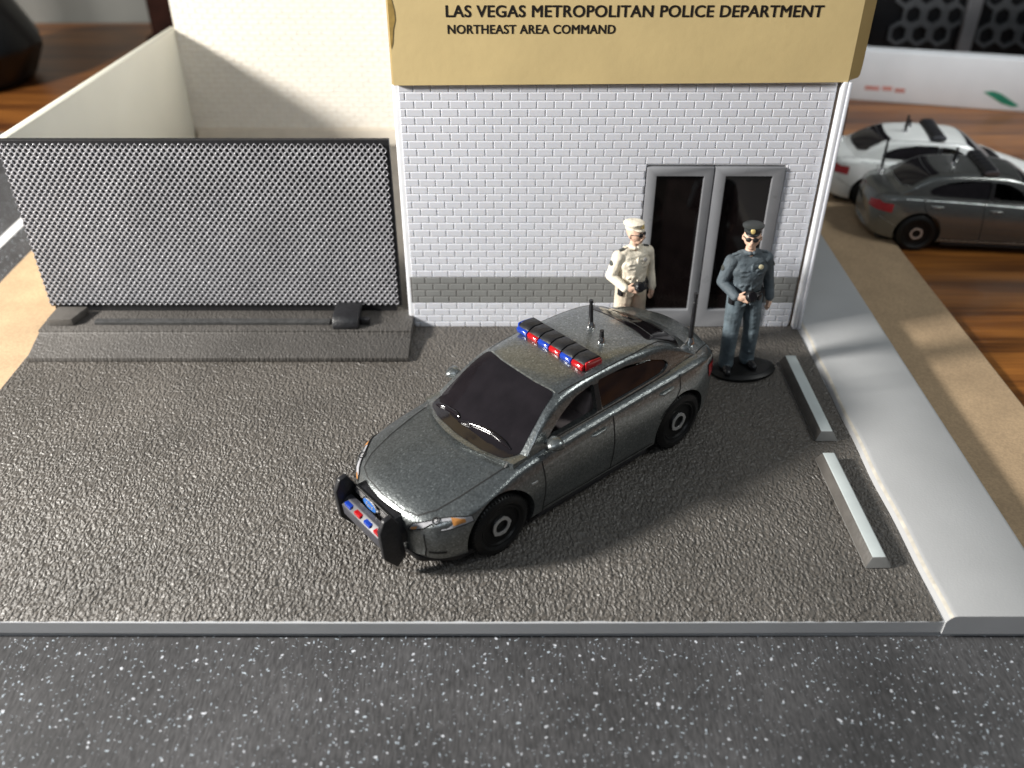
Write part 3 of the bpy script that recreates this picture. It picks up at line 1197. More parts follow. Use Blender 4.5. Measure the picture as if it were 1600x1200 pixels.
def make_car(name, label):
    car = empty(name)
    tag(car, label, 'toy car')
    body = body_mesh(M['paint']).build('body')
    hs = house_mesh(M['paint']).build('tmp_house')
    boolean(body, hs, 'UNION')
    drop(hs)
    dg = bpy.context.evaluated_depsgraph_get()
    bmx = bmesh.new()
    bmx.from_mesh(body.data)
    bvh = BVHTree.FromBMesh(bmx)
    bmx.free()
    # interior cavity
    cav = house_mesh(M['interior_black'], inset=0.075, zlow=1.02).build('tmp')
    boolean(body, cav, 'DIFFERENCE')
    drop(cav)
    # side windows
    fw = rounded([(2.42, 1.525), (2.84, 1.82), (3.16, 1.965), (3.56, 2.03), (3.56, 1.545)], 0.06)
    rw = rounded([(3.66, 1.55), (3.66, 2.035), (4.3, 2.035), (4.82, 1.955), (5.20, 1.81), (5.30, 1.70), (5.16, 1.61)], 0.07)
    for poly in (fw, rw):
        for s in (1, -1):
            mb = MB()
            mb.prism(poly, (0.62 * s, 1.5 * s), M['interior_black'], 'y')
            c = mb.build('tmp')
            boolean(body, c, 'DIFFERENCE')
            drop(c)
    ws = rounded([(1.54, 0), (1.59, -0.55), (1.72, -0.91), (1.98, -1.00), (2.86, -0.80), (2.80, -0.4), (2.79, 0),
                  (2.80, 0.4), (2.86, 0.80), (1.98, 1.00), (1.72, 0.91), (1.59, 0.55)], 0.08)
    bw = rounded([(5.14, 0), (5.12, -0.40), (5.05, -0.70), (5.78, -0.82), (5.96, -0.6), (6.02, 0), (5.96, 0.6), (5.78, 0.82), (5.05, 0.70), (5.12, 0.40)], 0.07)
    # wheel arches
    for hx in (HUBF, HUBR):
        for s in (1, -1):
            mb = MB()
            mt = Matrix.Translation((hx, 0.86 * s, HUBZ)) @ Matrix.Rotation(R(-90 * s), 4, 'X')
            mb.lathe([(0.635, 0), (0.635, 1.0)], M['interior_black'], 40, mt)
            c = mb.build('tmp')
            boolean(body, c, 'DIFFERENCE')
            drop(c)
    shade(body.data, 32)
    body.parent = car
    body.name = 'body'

    def near(p, off=0.006):
        loc, nor, idx, dist = bvh.find_nearest(Vector(p))
        c = Vector((3.4, 0, 1.0))
        if nor.dot(loc - c) < 0:
            nor = -nor
        return loc + nor * off, nor

    def cast(o, d, off=0.006):
        loc, nor, idx, dist = bvh.ray_cast(Vector(o), Vector(d))
        if loc is None:
            return None
        if nor.dot(Vector(d)) > 0:
            nor = -nor
        return loc + nor * off, nor

    def side(x, z, s=-1, off=0.006):
        return cast((x, 3 * s, z), (0, -s, 0), off)

    def top(x, y, off=0.006):
        return cast((x, y, 4), (0, 0, -1), off)

    def patch(corners, fn, m, nu, nv, name, par, off, thick=0.0):
        """bilinear quad of 2-param corners projected with fn"""
        mb = MB()
        vs, ok = [], []
        for i in range(nu + 1):
            for j in range(nv + 1):
                u, v = i / nu, j / nv
                p = [(1 - u) * (1 - v) * corners[0][k] + u * (1 - v) * corners[1][k] + u * v * corners[2][k] + (1 - u) * v * corners[3][k] for k in range(len(corners[0]))]
                h = fn(*p, off)
                ok.append(h is not None)
                vs.append(h[0] if h else (0, 0, 0))
        fs = []
        for i in range(nu):
            for j in range(nv):
                q = (i * (nv + 1) + j, (i + 1) * (nv + 1) + j, (i + 1) * (nv + 1) + j + 1, i * (nv + 1) + j + 1)
                if all(ok[t] for t in q):
                    fs.append(q)
        mb.add(vs, fs, m)
        o = mb.build(name, smooth=60)
        o.parent = par
        if thick:
            md = o.modifiers.new('s', 'SOLIDIFY')
            md.thickness = thick
            md.offset = 0
            bake(o)
        return o

    def polypatch(poly, fn, m, name, par, off, step=0.09):
        bmp = bmesh.new()
        vv = [bmp.verts.new((p[0], p[1], 0)) for p in poly]
        bmp.faces.new(vv)
        for ax in (0, 1):
            lo, hi = min(p[ax] for p in poly), max(p[ax] for p in poly)
            t = lo + step
            while t < hi:
                pl = [0, 0, 0]
                pl[ax] = t
                nn = [0, 0, 0]
                nn[ax] = 1
                bmesh.ops.bisect_plane(bmp, geom=bmp.verts[:] + bmp.edges[:] + bmp.faces[:], plane_co=pl, plane_no=nn)
                t += step
        for v in bmp.verts:
            h = fn(v.co.x, v.co.y, off)
            if h:
                v.co = h[0]
        bmp.verts.index_update()
        mb = MB()
        mb.add([v.co.copy() for v in bmp.verts], [[v.index for v in f.verts] for f in bmp.faces], m)
        bmp.free()
        o = mb.build(name, smooth=60)
        o.parent = par
        return o

    def ribbon(mbx, pts, fn, w, m, off=0.005, sub=5):
        P = []
        for i in range(len(pts) - 1):
            for k in range(sub):
                t = k / sub
                P.append(tuple(pts[i][a] * (1 - t) + pts[i + 1][a] * t for a in range(2)))
        P.append(pts[-1])
        vs = []
        for i, p in enumerate(P):
            a, b = Vector(P[max(i - 1, 0)]), Vector(P[min(i + 1, len(P) - 1)])
            t = (b - a).normalized()
            nn = Vector((-t.y, t.x)) * w / 2
            h1, h2 = fn(p[0] + nn.x, p[1] + nn.y, off), fn(p[0] - nn.x, p[1] - nn.y, off)
            if h1 is None or h2 is None:
                continue
            vs += [h1[0], h2[0]]
        fs = [(i, i + 1, i + 3, i + 2) for i in range(0, len(vs) - 2, 2)]
        if fs:
            mbx.add(vs, fs, m)

    def sfn(s):
        return lambda x, z, off: side(x, z, s, off)

    # glass panes (sit inside the shell thickness)
    polypatch(ws, lambda x, y, off: top(x, y, off), M['car_glass'], 'windshield', car, 0.007, 0.05)
    polypatch(bw, lambda x, y, off: top(x, y, off), M['car_glass'], 'rear_window', car, 0.005)
    for s in (-1, 1):
        patch([(3.62, 1.52), (5.32, 1.58), (5.34, 1.86), (3.62, 2.06)], sfn(s), M['car_glass'], 14, 5, 'side_window', car, -0.035)
    # interior: seats, dash, floor pan
    for s in (-1, 1):
        mb = MB()
        mb.box((3.02, s * 0.52 - .33, 1.03), (3.60, s * 0.52 + .33, 1.30), M['interior'])
        mt = Matrix.Translation((3.60, s * 0.52, 1.10)) @ Matrix.Rotation(R(14), 4, 'Y')
        mb.box((-0.10, -.31, 0), (0.10, .31, 0.62), M['interior'], mt)
        mb.box((-0.07, -.16, 0.62), (0.07, .16, 0.80), M['interior'], mt)
        o = mb.build('seat', bevel=0.05, bseg=3, smooth=50)
        o.parent = car
    mb = MB()
    mb.box((4.5, -.9, 1.03), (4.9, .9, 1.55), M['interior'])
    o = mb.build('rear_seat', bevel=0.05, bseg=3, smooth=50)
    o.parent = car
    mb = MB()
    mb.box((2.05, -1.0, 1.03), (2.42, 1.0, 1.42), M['interior_black'])
    o = mb.build('dashboard', bevel=0.05, smooth=50)
    o.parent = car
    def strip(nm, pts, fn, w, m, off=0.005, sub=5):
        q = MB()
        ribbon(q, pts, fn, w, m, off, sub)
        if q.v:
            so = q.build(nm)
            so.parent = car

    # panel gaps
    for s in (-1, 1):
        f = sfn(s)
        strip('panel_gap', [(2.24, 1.39), (2.24, 0.95), (2.20, 0.5), (2.22, 0.33)], f, 0.022, M['gap'])
        strip('panel_gap', [(3.79, 1.465), (3.76, 1.1), (3.72, 0.6), (3.70, 0.33)], f, 0.022, M['gap'])
        strip('panel_gap', [(5.40, 1.52), (5.37, 1.28), (5.22, 1.12), (4.97, 1.02), (4.86, 0.9)], f, 0.02, M['gap'])
        strip('panel_gap', [(2.22, 0.45), (3.0, 0.43), (4.75, 0.43)], f, 0.018, M['gap'])
        strip('panel_gap', [(2.40, 1.505), (3.0, 1.515), (4.2, 1.535), (5.30, 1.575)], f, 0.018, M['gap'], sub=8)
        tf = lambda x, y, off: top(x, y, off)
        strip('panel_gap', [(1.74, 1.01 * s), (1.40, 0.99 * s), (0.90, 0.94 * s), (0.50, 0.86 * s), (0.26, 0.72 * s)], tf, 0.022, M['gap'])
        strip('panel_gap', [(2.90, 0.84 * s), (3.6, 0.87 * s), (4.6, 0.86 * s), (5.2, 0.80 * s), (5.75, 0.84 * s)], tf, 0.018, M['gap'])
        strip('panel_gap', [(6.05, 1.0 * s), (6.45, 0.88 * s), (6.62, 0.80 * s)], tf, 0.02, M['gap'])
    tf = lambda x, y, off: top(x, y, off)
    strip('panel_gap', [(0.26, -0.72), (0.16, -0.45), (0.12, 0), (0.16, 0.45), (0.26, 0.72)], tf, 0.014, M['gap'])
    ff = lambda y, z, off: cast((-2, y, z), (1, 0, 0), off)
    for s in (-1, 1):
        strip('panel_gap', [(0.93 * s, 0.86), (0.955 * s, 0.6), (0.93 * s, 0.40)], ff, 0.016, M['gap'])
        strip('panel_gap', [(0.98 * s, 0.52), (1.14 * s, 0.50)], ff, 0.04, M['gap'])
    # roof lip and shoulder highlights painted as strips; also sill, bumper and glass lines
    strip('highlight_trim', [(2.875, -0.80), (2.82, -0.4), (2.81, 0), (2.82, 0.4), (2.875, 0.80)], tf, 0.022, M['glint_metal'])
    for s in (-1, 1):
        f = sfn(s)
        strip('highlight_trim', [(2.30, 1.395), (2.95, 1.43), (3.74, 1.462)], f, 0.018, M['glint_metal'])
        strip('highlight_trim', [(3.84, 1.466), (4.6, 1.495), (5.36, 1.515)], f, 0.018, M['glint_metal'])
        strip('highlight_trim', [(5.44, 1.518), (5.9, 1.52)], f, 0.02, M['glint_metal'])
        strip('highlight_trim', [(2.28, 0.42), (3.5, 0.40), (4.75, 0.40)], f, 0.02, M['glint_metal'])
        strip('highlight_trim', [(6.02, 0.74), (6.2, 0.82), (6.48, 0.95)], f, 0.02, M['glint_metal'])
    strip('highlight_trim', [(5.255, -0.65), (5.30, -0.3), (5.31, 0), (5.30, 0.3), (5.255, 0.65)], tf, 0.010, M['glint_metal'])
    strip('highlight_trim', [(5.76, -0.84), (5.96, -0.6), (6.02, -0.2), (6.02, 0.2), (5.96, 0.6), (5.76, 0.84)], tf, 0.020, M['glint_metal'])
    for s in (-1, 1):
        strip('door_pillar', [(3.60, 1.56), (3.61, 2.0)], sfn(s), 0.10, M['black_plastic'], 0.004)
    strip('window_seal', [tuple(p) for p in bw] + [tuple(bw[0])], tf, 0.035, M['gap'], 0.003, 2)
    # chassis
    mb = MB()
    mb.box((0.35, -0.95, 0.20), (6.4, 0.95, 0.42), M['black_plastic'])
    for s in (-1, 1):
        mb.box((2.15, s * 1.12 - .12, 0.20), (4.70, s * 1.12 + .12, 0.30), M['black_plastic'])
    o = mb.build('chassis', bevel=0.03)
    o.parent = car
    # wheels
    for hx in (HUBF, HUBR):
        for s in (-1, 1):
            w = empty('wheel', (hx, 1.10 * s, HUBZ - 0.0))
            w.rotation_euler = (R(-90 * s), 0, 0)
            w.parent = car
            rr = 0.548
            mb = MB()
            mb.lathe([(0.30, -0.20), (rr - .03, -0.20), (rr, -0.17), (rr, 0.12), (rr - 0.012, 0.165), (rr - 0.045, 0.195), (0.42, 0.215),
                      (0.395, 0.20), (0.375, 0.185)], M['tyre'], 64, cap=False)
            for k in range(56):             # little tread blocks round the shoulder
                a = 2 * math.pi * k / 56
                mt = Matrix.Rotation(a, 4, 'Z') @ Matrix.Translation((rr - 0.018, 0, 0.165))
                mb.box((-0.02, -0.013, -0.02), (0.016, 0.013, 0.018), M['tyre'], mt)
            t = mb.build('tyre', smooth=40)
            t.parent = w
            mb = MB()
            mb.lathe([(0.385, 0.15), (0.375, 0.188), (0.345, 0.19), (0.33, 0.155), (0.20, 0.135), (0.185, 0.18), (0.10, 0.18), (0.085, 0.10)], M['tyre'], 48)
            rm = mb.build('rim', smooth=30)
            rm.parent = w
            mb = MB()
            n_ = 40
            vs = []
            for k in range(n_):
                a = 2 * math.pi * k / n_
                ro = 0.170 + (0.012 if k % 8 in (0, 1) else 0)
                for (rad, z) in ((ro, 0.17), (ro, 0.196), (0.118, 0.196), (0.118, 0.165)):
                    vs.append((rad * math.cos(a), rad * math.sin(a), z))
            fs = []
            for k in range(n_):
                j = (k + 1) % n_
                for q in range(4):
                    q2 = (q + 1) % 4
                    fs.append((k * 4 + q, k * 4 + q2, j * 4 + q2, j * 4 + q))
            mb.add(vs, fs, M['silver'])
            hb = mb.build('hub_ring', smooth=30)
            hb.parent = w
    # mirrors
    for s in (-1, 1):
        mb = MB()
        mt = Matrix.Translation((2.46, s * 1.27, 1.575)) @ Matrix.Rotation(R(-8 * s), 4, 'Z') @ Matrix.Rotation(R(90), 4, 'Y')
        mb.lathe([(0.015, -0.15), (0.06, -0.11), (0.10, -0.03), (0.115, 0.05), (0.10, 0.075)], M['paint'], 20, mt, sx=0.95, sy=1.3)
        mb.tube([(2.44, s * 1.05, 1.50), (2.47, s * 1.18, 1.54)], 0.045, M['paint'])
        o = mb.build('wing_mirror', smooth=50)
        o.parent = car
    # door handles
    for s in (-1, 1):
        for hx, hz in ((3.44, 1.30), (5.04, 1.37)):
            p, nn = side(hx, hz, s, 0.0)
            mb = MB()
            ang = math.atan2(0.03, 1)
            mt = Matrix.Translation(p) @ Matrix.Rotation(-ang, 4, 'Y')
            mb.tube([mt @ Vector((-0.17, 0, 0)), mt @ Vector((-0.12, s * .028, 0.004)), mt @ Vector((0.12, s * .028, 0.004)), mt @ Vector((0.17, 0, 0))], [0.012, 0.024, 0.024, 0.012], M['glint_metal'], 8)
            mb.tube([mt @ Vector((-0.10, s * .010, -0.045)), mt @ Vector((0.10, s * .010, -0.045))], 0.012, M['glint_metal'], 8)
            o = mb.build('door_handle', smooth=50)
            o.parent = car
    # small fender badge
    for s in (-1, 1):
        p, nn = side(2.03, 1.06, s, 0)
        mb = MB()
        mb.box((p.x - .06, p.y - .01, p.z - .015), (p.x + .06, p.y + .01, p.z + .015), M['silver'])
        o = mb.build('badge')
        o.parent = car
    # light bar
    lb = MB()
    z0 = 2.165
    pr = [(3.52, z0 + .02), (3.50, z0 + .085), (3.56, z0 + .155), (3.66, z0 + .185), (3.86, z0 + .165), (3.93, z0 + .10), (3.93, z0 + .02)]
    segs = 6
    w6 = 1.60 / segs
    for k in range(segs):
        ya = -0.76 + k * w6 + 0.012
        lb.prism(pr, (ya, ya + w6 - 0.024), M['black_plastic'], 'y')
    lb.box((3.55, -0.75, z0 - 0.03), (3.90, 0.84, z0 + 0.13), M['black_plastic'])
    lbo = lb.build('light_bar', bevel=0.012, smooth=35)
    lbo.parent = car
    cols = ['red_lens', 'blue_lens', 'red_lens', 'blue_lens', 'red_lens', 'blue_lens']
    for k in range(segs):
        ya = -0.76 + k * w6 + 0.008
        mb = MB()
        mb.prism([(3.49, z0 + 0.015), (3.475, z0 + .09), (3.51, z0 + .125), (3.54, z0 + .125), (3.54, z0 + .015)], (ya, ya + w6 - 0.016), M[cols[k]], 'y')
        if k == 0:
            mb.prism([(3.54, z0 + 0.01), (3.54, z0 + .165), (3.66, z0 + .165), (3.86, z0 + .145), (3.91, z0 + .085), (3.91, z0 + 0.01)], (ya - 0.035, ya + 0.002), M[cols[k]], 'y')
        if k == segs - 1:
            mb.prism([(3.54, z0 + 0.01), (3.54, z0 + .165), (3.66, z0 + .165), (3.86, z0 + .145), (3.91, z0 + .085), (3.91, z0 + 0.01)], (ya + w6 - .018, ya + w6 + .02), M[cols[k]], 'y')
        o = mb.build('lens', bevel=0.018, smooth=50)
        o.parent = lbo
    # antennas
    for (ax, ay, h, r0, tilt) in ((4.55, 0.13, 0.50, 0.075, -3), (4.33, -0.34, 0.22, 0.072, 0), (6.22, -0.72, 1.0, 0.085, 0)):
        hit = top(ax, ay, 0)
        z = hit[0].z if hit else 2.1
        mb = MB()
        mt = Matrix.Translation((ax, ay, z)) @ Matrix.Rotation(R(tilt), 4, 'X')
        mb.lathe([(r0, -0.02), (r0, 0.015), (r0 * .7, 0.06), (r0 * .42, 0.13)], M['chrome'], 20, mt)
        mb.lathe([(0.042, 0.10), (0.036, h * .82), (0.028, h * .83), (0.028, h * .9), (0.038, h * .91), (0.038, h)], M['black_plastic'], 12, mt)
        o = mb.build('antenna', smooth=35)
        o.parent = car
    # wipers
    for (a, b) in (((1.72, 0.84), (1.76, 0.26)), ((1.70, 0.24), (1.88, -0.84))):
        mb = MB()
        pts = []
        for k in range(9):
            t = k / 8
            x = a[0] * (1 - t) + b[0] * t + 0.05 * math.sin(math.pi * t)
            y = a[1] * (1 - t) + b[1] * t
            pts.append(top(x + 0.06, y, 0.016)[0])
        mb.tube(pts, [0.012] + [0.036] * 7 + [0.012], M['car_glass'], 10)
        o = mb.build('wiper', smooth=50)
        o.parent = car
    # grille
    mb = MB()
    gp = rounded([(-0.62, 0.76), (-0.60, 0.52), (0.60, 0.52), (0.62, 0.76), (0.50, 1.01), (-0.50, 1.01)], 0.04)
    mb.prism(gp, (-0.025, 0.16), M['black_plastic'], 'x')
    mb.tube([(-0.045, p[0], p[1]) for p in gp] + [(-0.045, gp[0][0], gp[0][1])], 0.024, M['tyre'], 8)
    gr = mb.build('grille', bevel=0.02, smooth=40)
    gr.parent = car
    mb = MB()
    for r_ in range(3):
        for k in range(26):
            y = -0.50 + k * 0.04 + (0.02 if r_ % 2 else 0)
            if abs(y) < 0.16 or abs(y) > 0.5:
                continue
            mb.box((-0.045, y - .013, 0.84 + r_ * 0.045), (-0.022, y + .013, 0.866 + r_ * 0.045), M['silver'])
    o = mb.build('grille_mesh')
    o.parent = gr
    mb = MB()
    mt = Matrix.Translation((-0.055, 0.06, 0.905)) @ Matrix.Rotation(R(-90), 4, 'Y')
    mb.lathe([(0.118, 0), (0.118, 0.02), (0.102, 0.028)], M['chrome'], 32, mt, sx=0.85, sy=1.75)
    mb.lathe([(0.099, 0.027), (0.097, 0.033)], M['emblem_blue'], 32, mt, sx=0.82, sy=1.75)
    em = mb.build('emblem', smooth=30)
    em.parent = gr
    mt = Matrix.Translation((-0.055, 0.06, 0.905)) @ Matrix.Rotation(R(-90), 4, 'Z')
    text('emblem_script', 'Ford', -0.10, -0.036, -0.042, 0.20, 0.085, M['silver'], gr, ext=0.002, off=0.012, shear=0.4, mt=mt)
    # front corners: air dam
    mb = MB()
    mb.prism(rounded([(0.06, 0.0), (0.16, -0.8), (0.62, -1.16), (1.0, -1.2), (1.0, 1.2), (0.62, 1.16), (0.16, 0.8)], 0.08), (0.22, 0.33), M['black_plastic'], 'z')
    o = mb.build('front_splitter', bevel=0.02, smooth=40)
    o.parent = car
    # headlights (wrap the corner)
    for s in (-1, 1):
        nf = lambda x, y, z, off: near((x, y, z), off)
        c = [(0.06, 0.70 * s, 0.86), (0.86, 1.31 * s, 0.985), (0.84, 1.27 * s, 1.09), (0.12, 0.74 * s, 0.99)]
        h = patch(c, nf, M['headlamp'], 14, 4, 'headlight', car, 0.010)

        def sub(u0, u1, v0, v1):
            def P(u, v):
                return tuple((1 - u) * (1 - v) * c[0][k] + u * (1 - v) * c[1][k] + u * v * c[2][k] + (1 - u) * v * c[3][k] for k in range(3))
            return [P(u0, v0), P(u1, v0), P(u1, v1), P(u0, v1)]
        patch(sub(0.03, 0.15, 0.08, 0.45), nf, M['amber'], 4, 3, 'turn_signal', h, 0.016)
        patch(sub(0.66, 0.86, 0.34, 0.74), nf, M['amber'], 6, 3, 'side_marker', h, 0.016)
        p, nn = near(sub(0.44, 0.44, 0.5, 0.5)[0], 0.012)
        mb = MB()
        q = nn.to_track_quat('Z', 'Y').to_matrix().to_4x4()
        mt = Matrix.Translation(p) @ q
        mb.lathe([(0.062, 0), (0.062, 0.012), (0.048, 0.012), (0.045, 0.004)], M['gap'], 24, mt, cap=False)
        mb.lathe([(0.022, 0.0), (0.02, 0.012)], M['silver'], 16, mt)
        o = mb.build('bulb_ring')
        o.parent = h
        mb = MB()
        e = []
        for k in range(11):
            e.append(near(sub(k / 10, k / 10, 0, 0)[0], 0.012)[0])
        for k in range(10, -1, -1):
            e.append(near(sub(k / 10, k / 10, 1, 1)[0], 0.012)[0])
        e.append(e[0])
        mb.tube(e, 0.009, M['gap'], 6)
        o = mb.build('lamp_outline')
        o.parent = h
    # tail lights
    for s in (-1, 1):
        nf = lambda x, y, z, off: near((x, y, z), off)
        patch([(6.72, 0.62 * s, 1.12), (6.22, 1.22 * s, 1.12), (6.20, 1.20 * s, 1.36), (6.70, 0.62 * s, 1.32)], nf, M['red_lens'], 8, 4, 'tail_light', car, 0.012)
    # push bumper
    pbo = empty('push_bumper')
    pbo.parent = car
    for s in (-1, 1):
        y = 0.60 * s
        pb = MB()
        pb.prism([(-0.12, 0.16), (-0.33, 0.46), (-0.36, 0.98), (-0.27, 1.17), (-0.13, 1.20), (-0.02, 1.00), (0.06, 0.30)], (y - 0.05, y + 0.05), M['black_plastic'], 'y')
        o = pb.build('upright', bevel=0.025, smooth=40)
        o.parent = pbo
    mb = MB()
    mb.prism([(-0.28, 0.52), (-0.30, 0.73), (-0.25, 0.77), (-0.19, 0.82), (-0.10, 0.82), (-0.10, 0.52)], (-0.548, 0.548), M['bar_grey'], 'y')
    o = mb.build('cross_bar', bevel=0.012, smooth=40)
    o.parent = pbo
    for k, cn in enumerate(('red_lens', 'blue_lens', 'red_lens', 'blue_lens')):
        y = -0.40 + k * 0.265
        mb = MB()
        mb.box((-0.285, y - .085, 0.735), (-0.20, y + .085, 0.80), M[cn])
        o = mb.build('bumper_lens', bevel=0.012, smooth=40)
        o.parent = pbo
    return car


def copy_tree(o, parent=None, swap=None):
    c = o.copy()
    COL.objects.link(c)
    if parent is not None:
        c.parent = parent
    if swap and c.type == 'MESH':
        for i, ms in enumerate(c.data.materials):
            for a, b in swap.items():
                if ms == a:
                    c.material_slots[i].link = 'OBJECT'
                    c.material_slots[i].material = b
    for ch in [x for x in bpy.data.objects if x.parent == o]:
        copy_tree(ch, c, swap)
    return c


GRP = 'toy police cars'
car = make_car('police_car', 'metallic grey toy police car with black push bumper and red-and-blue light bar')
car['group'] = GRP
TH = 40.4
dxv = Vector((math.cos(R(TH)), math.sin(R(TH))))
dyv = Vector((-math.sin(R(TH)), math.cos(R(TH))))
hub = Vector((-0.146, 9.972))
org = hub - 1.38 * dxv + 1.30 * dyv
swg = {M['paint']: M['paint_dark'], M['red_lens']: M['red_lens'], M['blue_lens']: M['clear_lens']}
sww = {M['paint']: M['paint_white'], M['blue_lens']: M['clear_lens']}


def fix_lenses(c):
    for ch in c.children_recursive:
        if ch.name.startswith(('lens', 'bumper_lens')):
            for sl_ in ch.material_slots:
                sl_.link = 'OBJECT'
                sl_.material = M['clear_lens']


c2 = copy_tree(car, swap=swg)
c3 = copy_tree(car, swap=sww)
fix_lenses(c2)
fix_lenses(c3)
car.location = (org.x, org.y, 0.0)
car.rotation_euler = (0, 0, R(TH))
for c, a, ctr, lab in ((c2, 173.5, (12.05, 22.12), 'dark grey toy police car parked on the desk in front of the white one'),
                       (c3, 172.0, (11.72, 24.60), 'white toy police car parked on the desk behind the dark grey one')):
    c.scale = (0.90, 0.90, 0.90)
    c.location = (ctr[0] - 3.33 * math.cos(R(a)), ctr[1] - 3.33 * math.sin(R(a)), DZ)
    c.rotation_euler = (0, 0, R(a))
    c['label'] = lab
    c['group'] = GRP

# ================================================================== FIGURES
# bodies are blended from tapered capsules by a voxel remesh, so they are one surface


def capsule(mb, a, b, ra, rb, m, flat=(1, 1), n=14):
    """tapered capsule; flat scales the cross-section along local u,w"""
    a, b = Vector(a), Vector(b)
    t = (b - a)
    L_ = max(t.length, 1e-6)
    t = t / L_
    u = Vector((1, 0, 0)) - t * t.x
    if u.length < 0.2:
        u = Vector((0, 1, 0)) - t * t.y
    u.normalize()
    w = t.cross(u)
    prof = []
    for k in range(1, 5):
        an = math.pi / 2 * k / 4
        prof.append((-ra * math.cos(an), ra * math.sin(an)))
    for k in range(0, 4):
        an = math.pi / 2 * k / 4
        prof.append((L_ + rb * math.sin(an), rb * math.cos(an)))
    vs, fs = [a - t * ra], []
    for (s, r) in prof:
        for k in range(n):
            an = 2 * math.pi * k / n
            vs.append(a + t * s + u * math.cos(an) * r * flat[0] + w * math.sin(an) * r * flat[1])
    vs.append(b + t * rb)
    for k in range(n):
        fs.append((0, 1 + (k + 1) % n, 1 + k))
    for i in range(len(prof) - 1):
        for k in range(n):
            j = (k + 1) % n
            fs.append((1 + i * n + k, 1 + i * n + j, 1 + (i + 1) * n + j, 1 + (i + 1) * n + k))
    e = len(vs) - 1
    o_ = 1 + (len(prof) - 1) * n
    for k in range(n):
        fs.append((o_ + k, o_ + (k + 1) % n, e))
    mb.add(vs, fs, m)


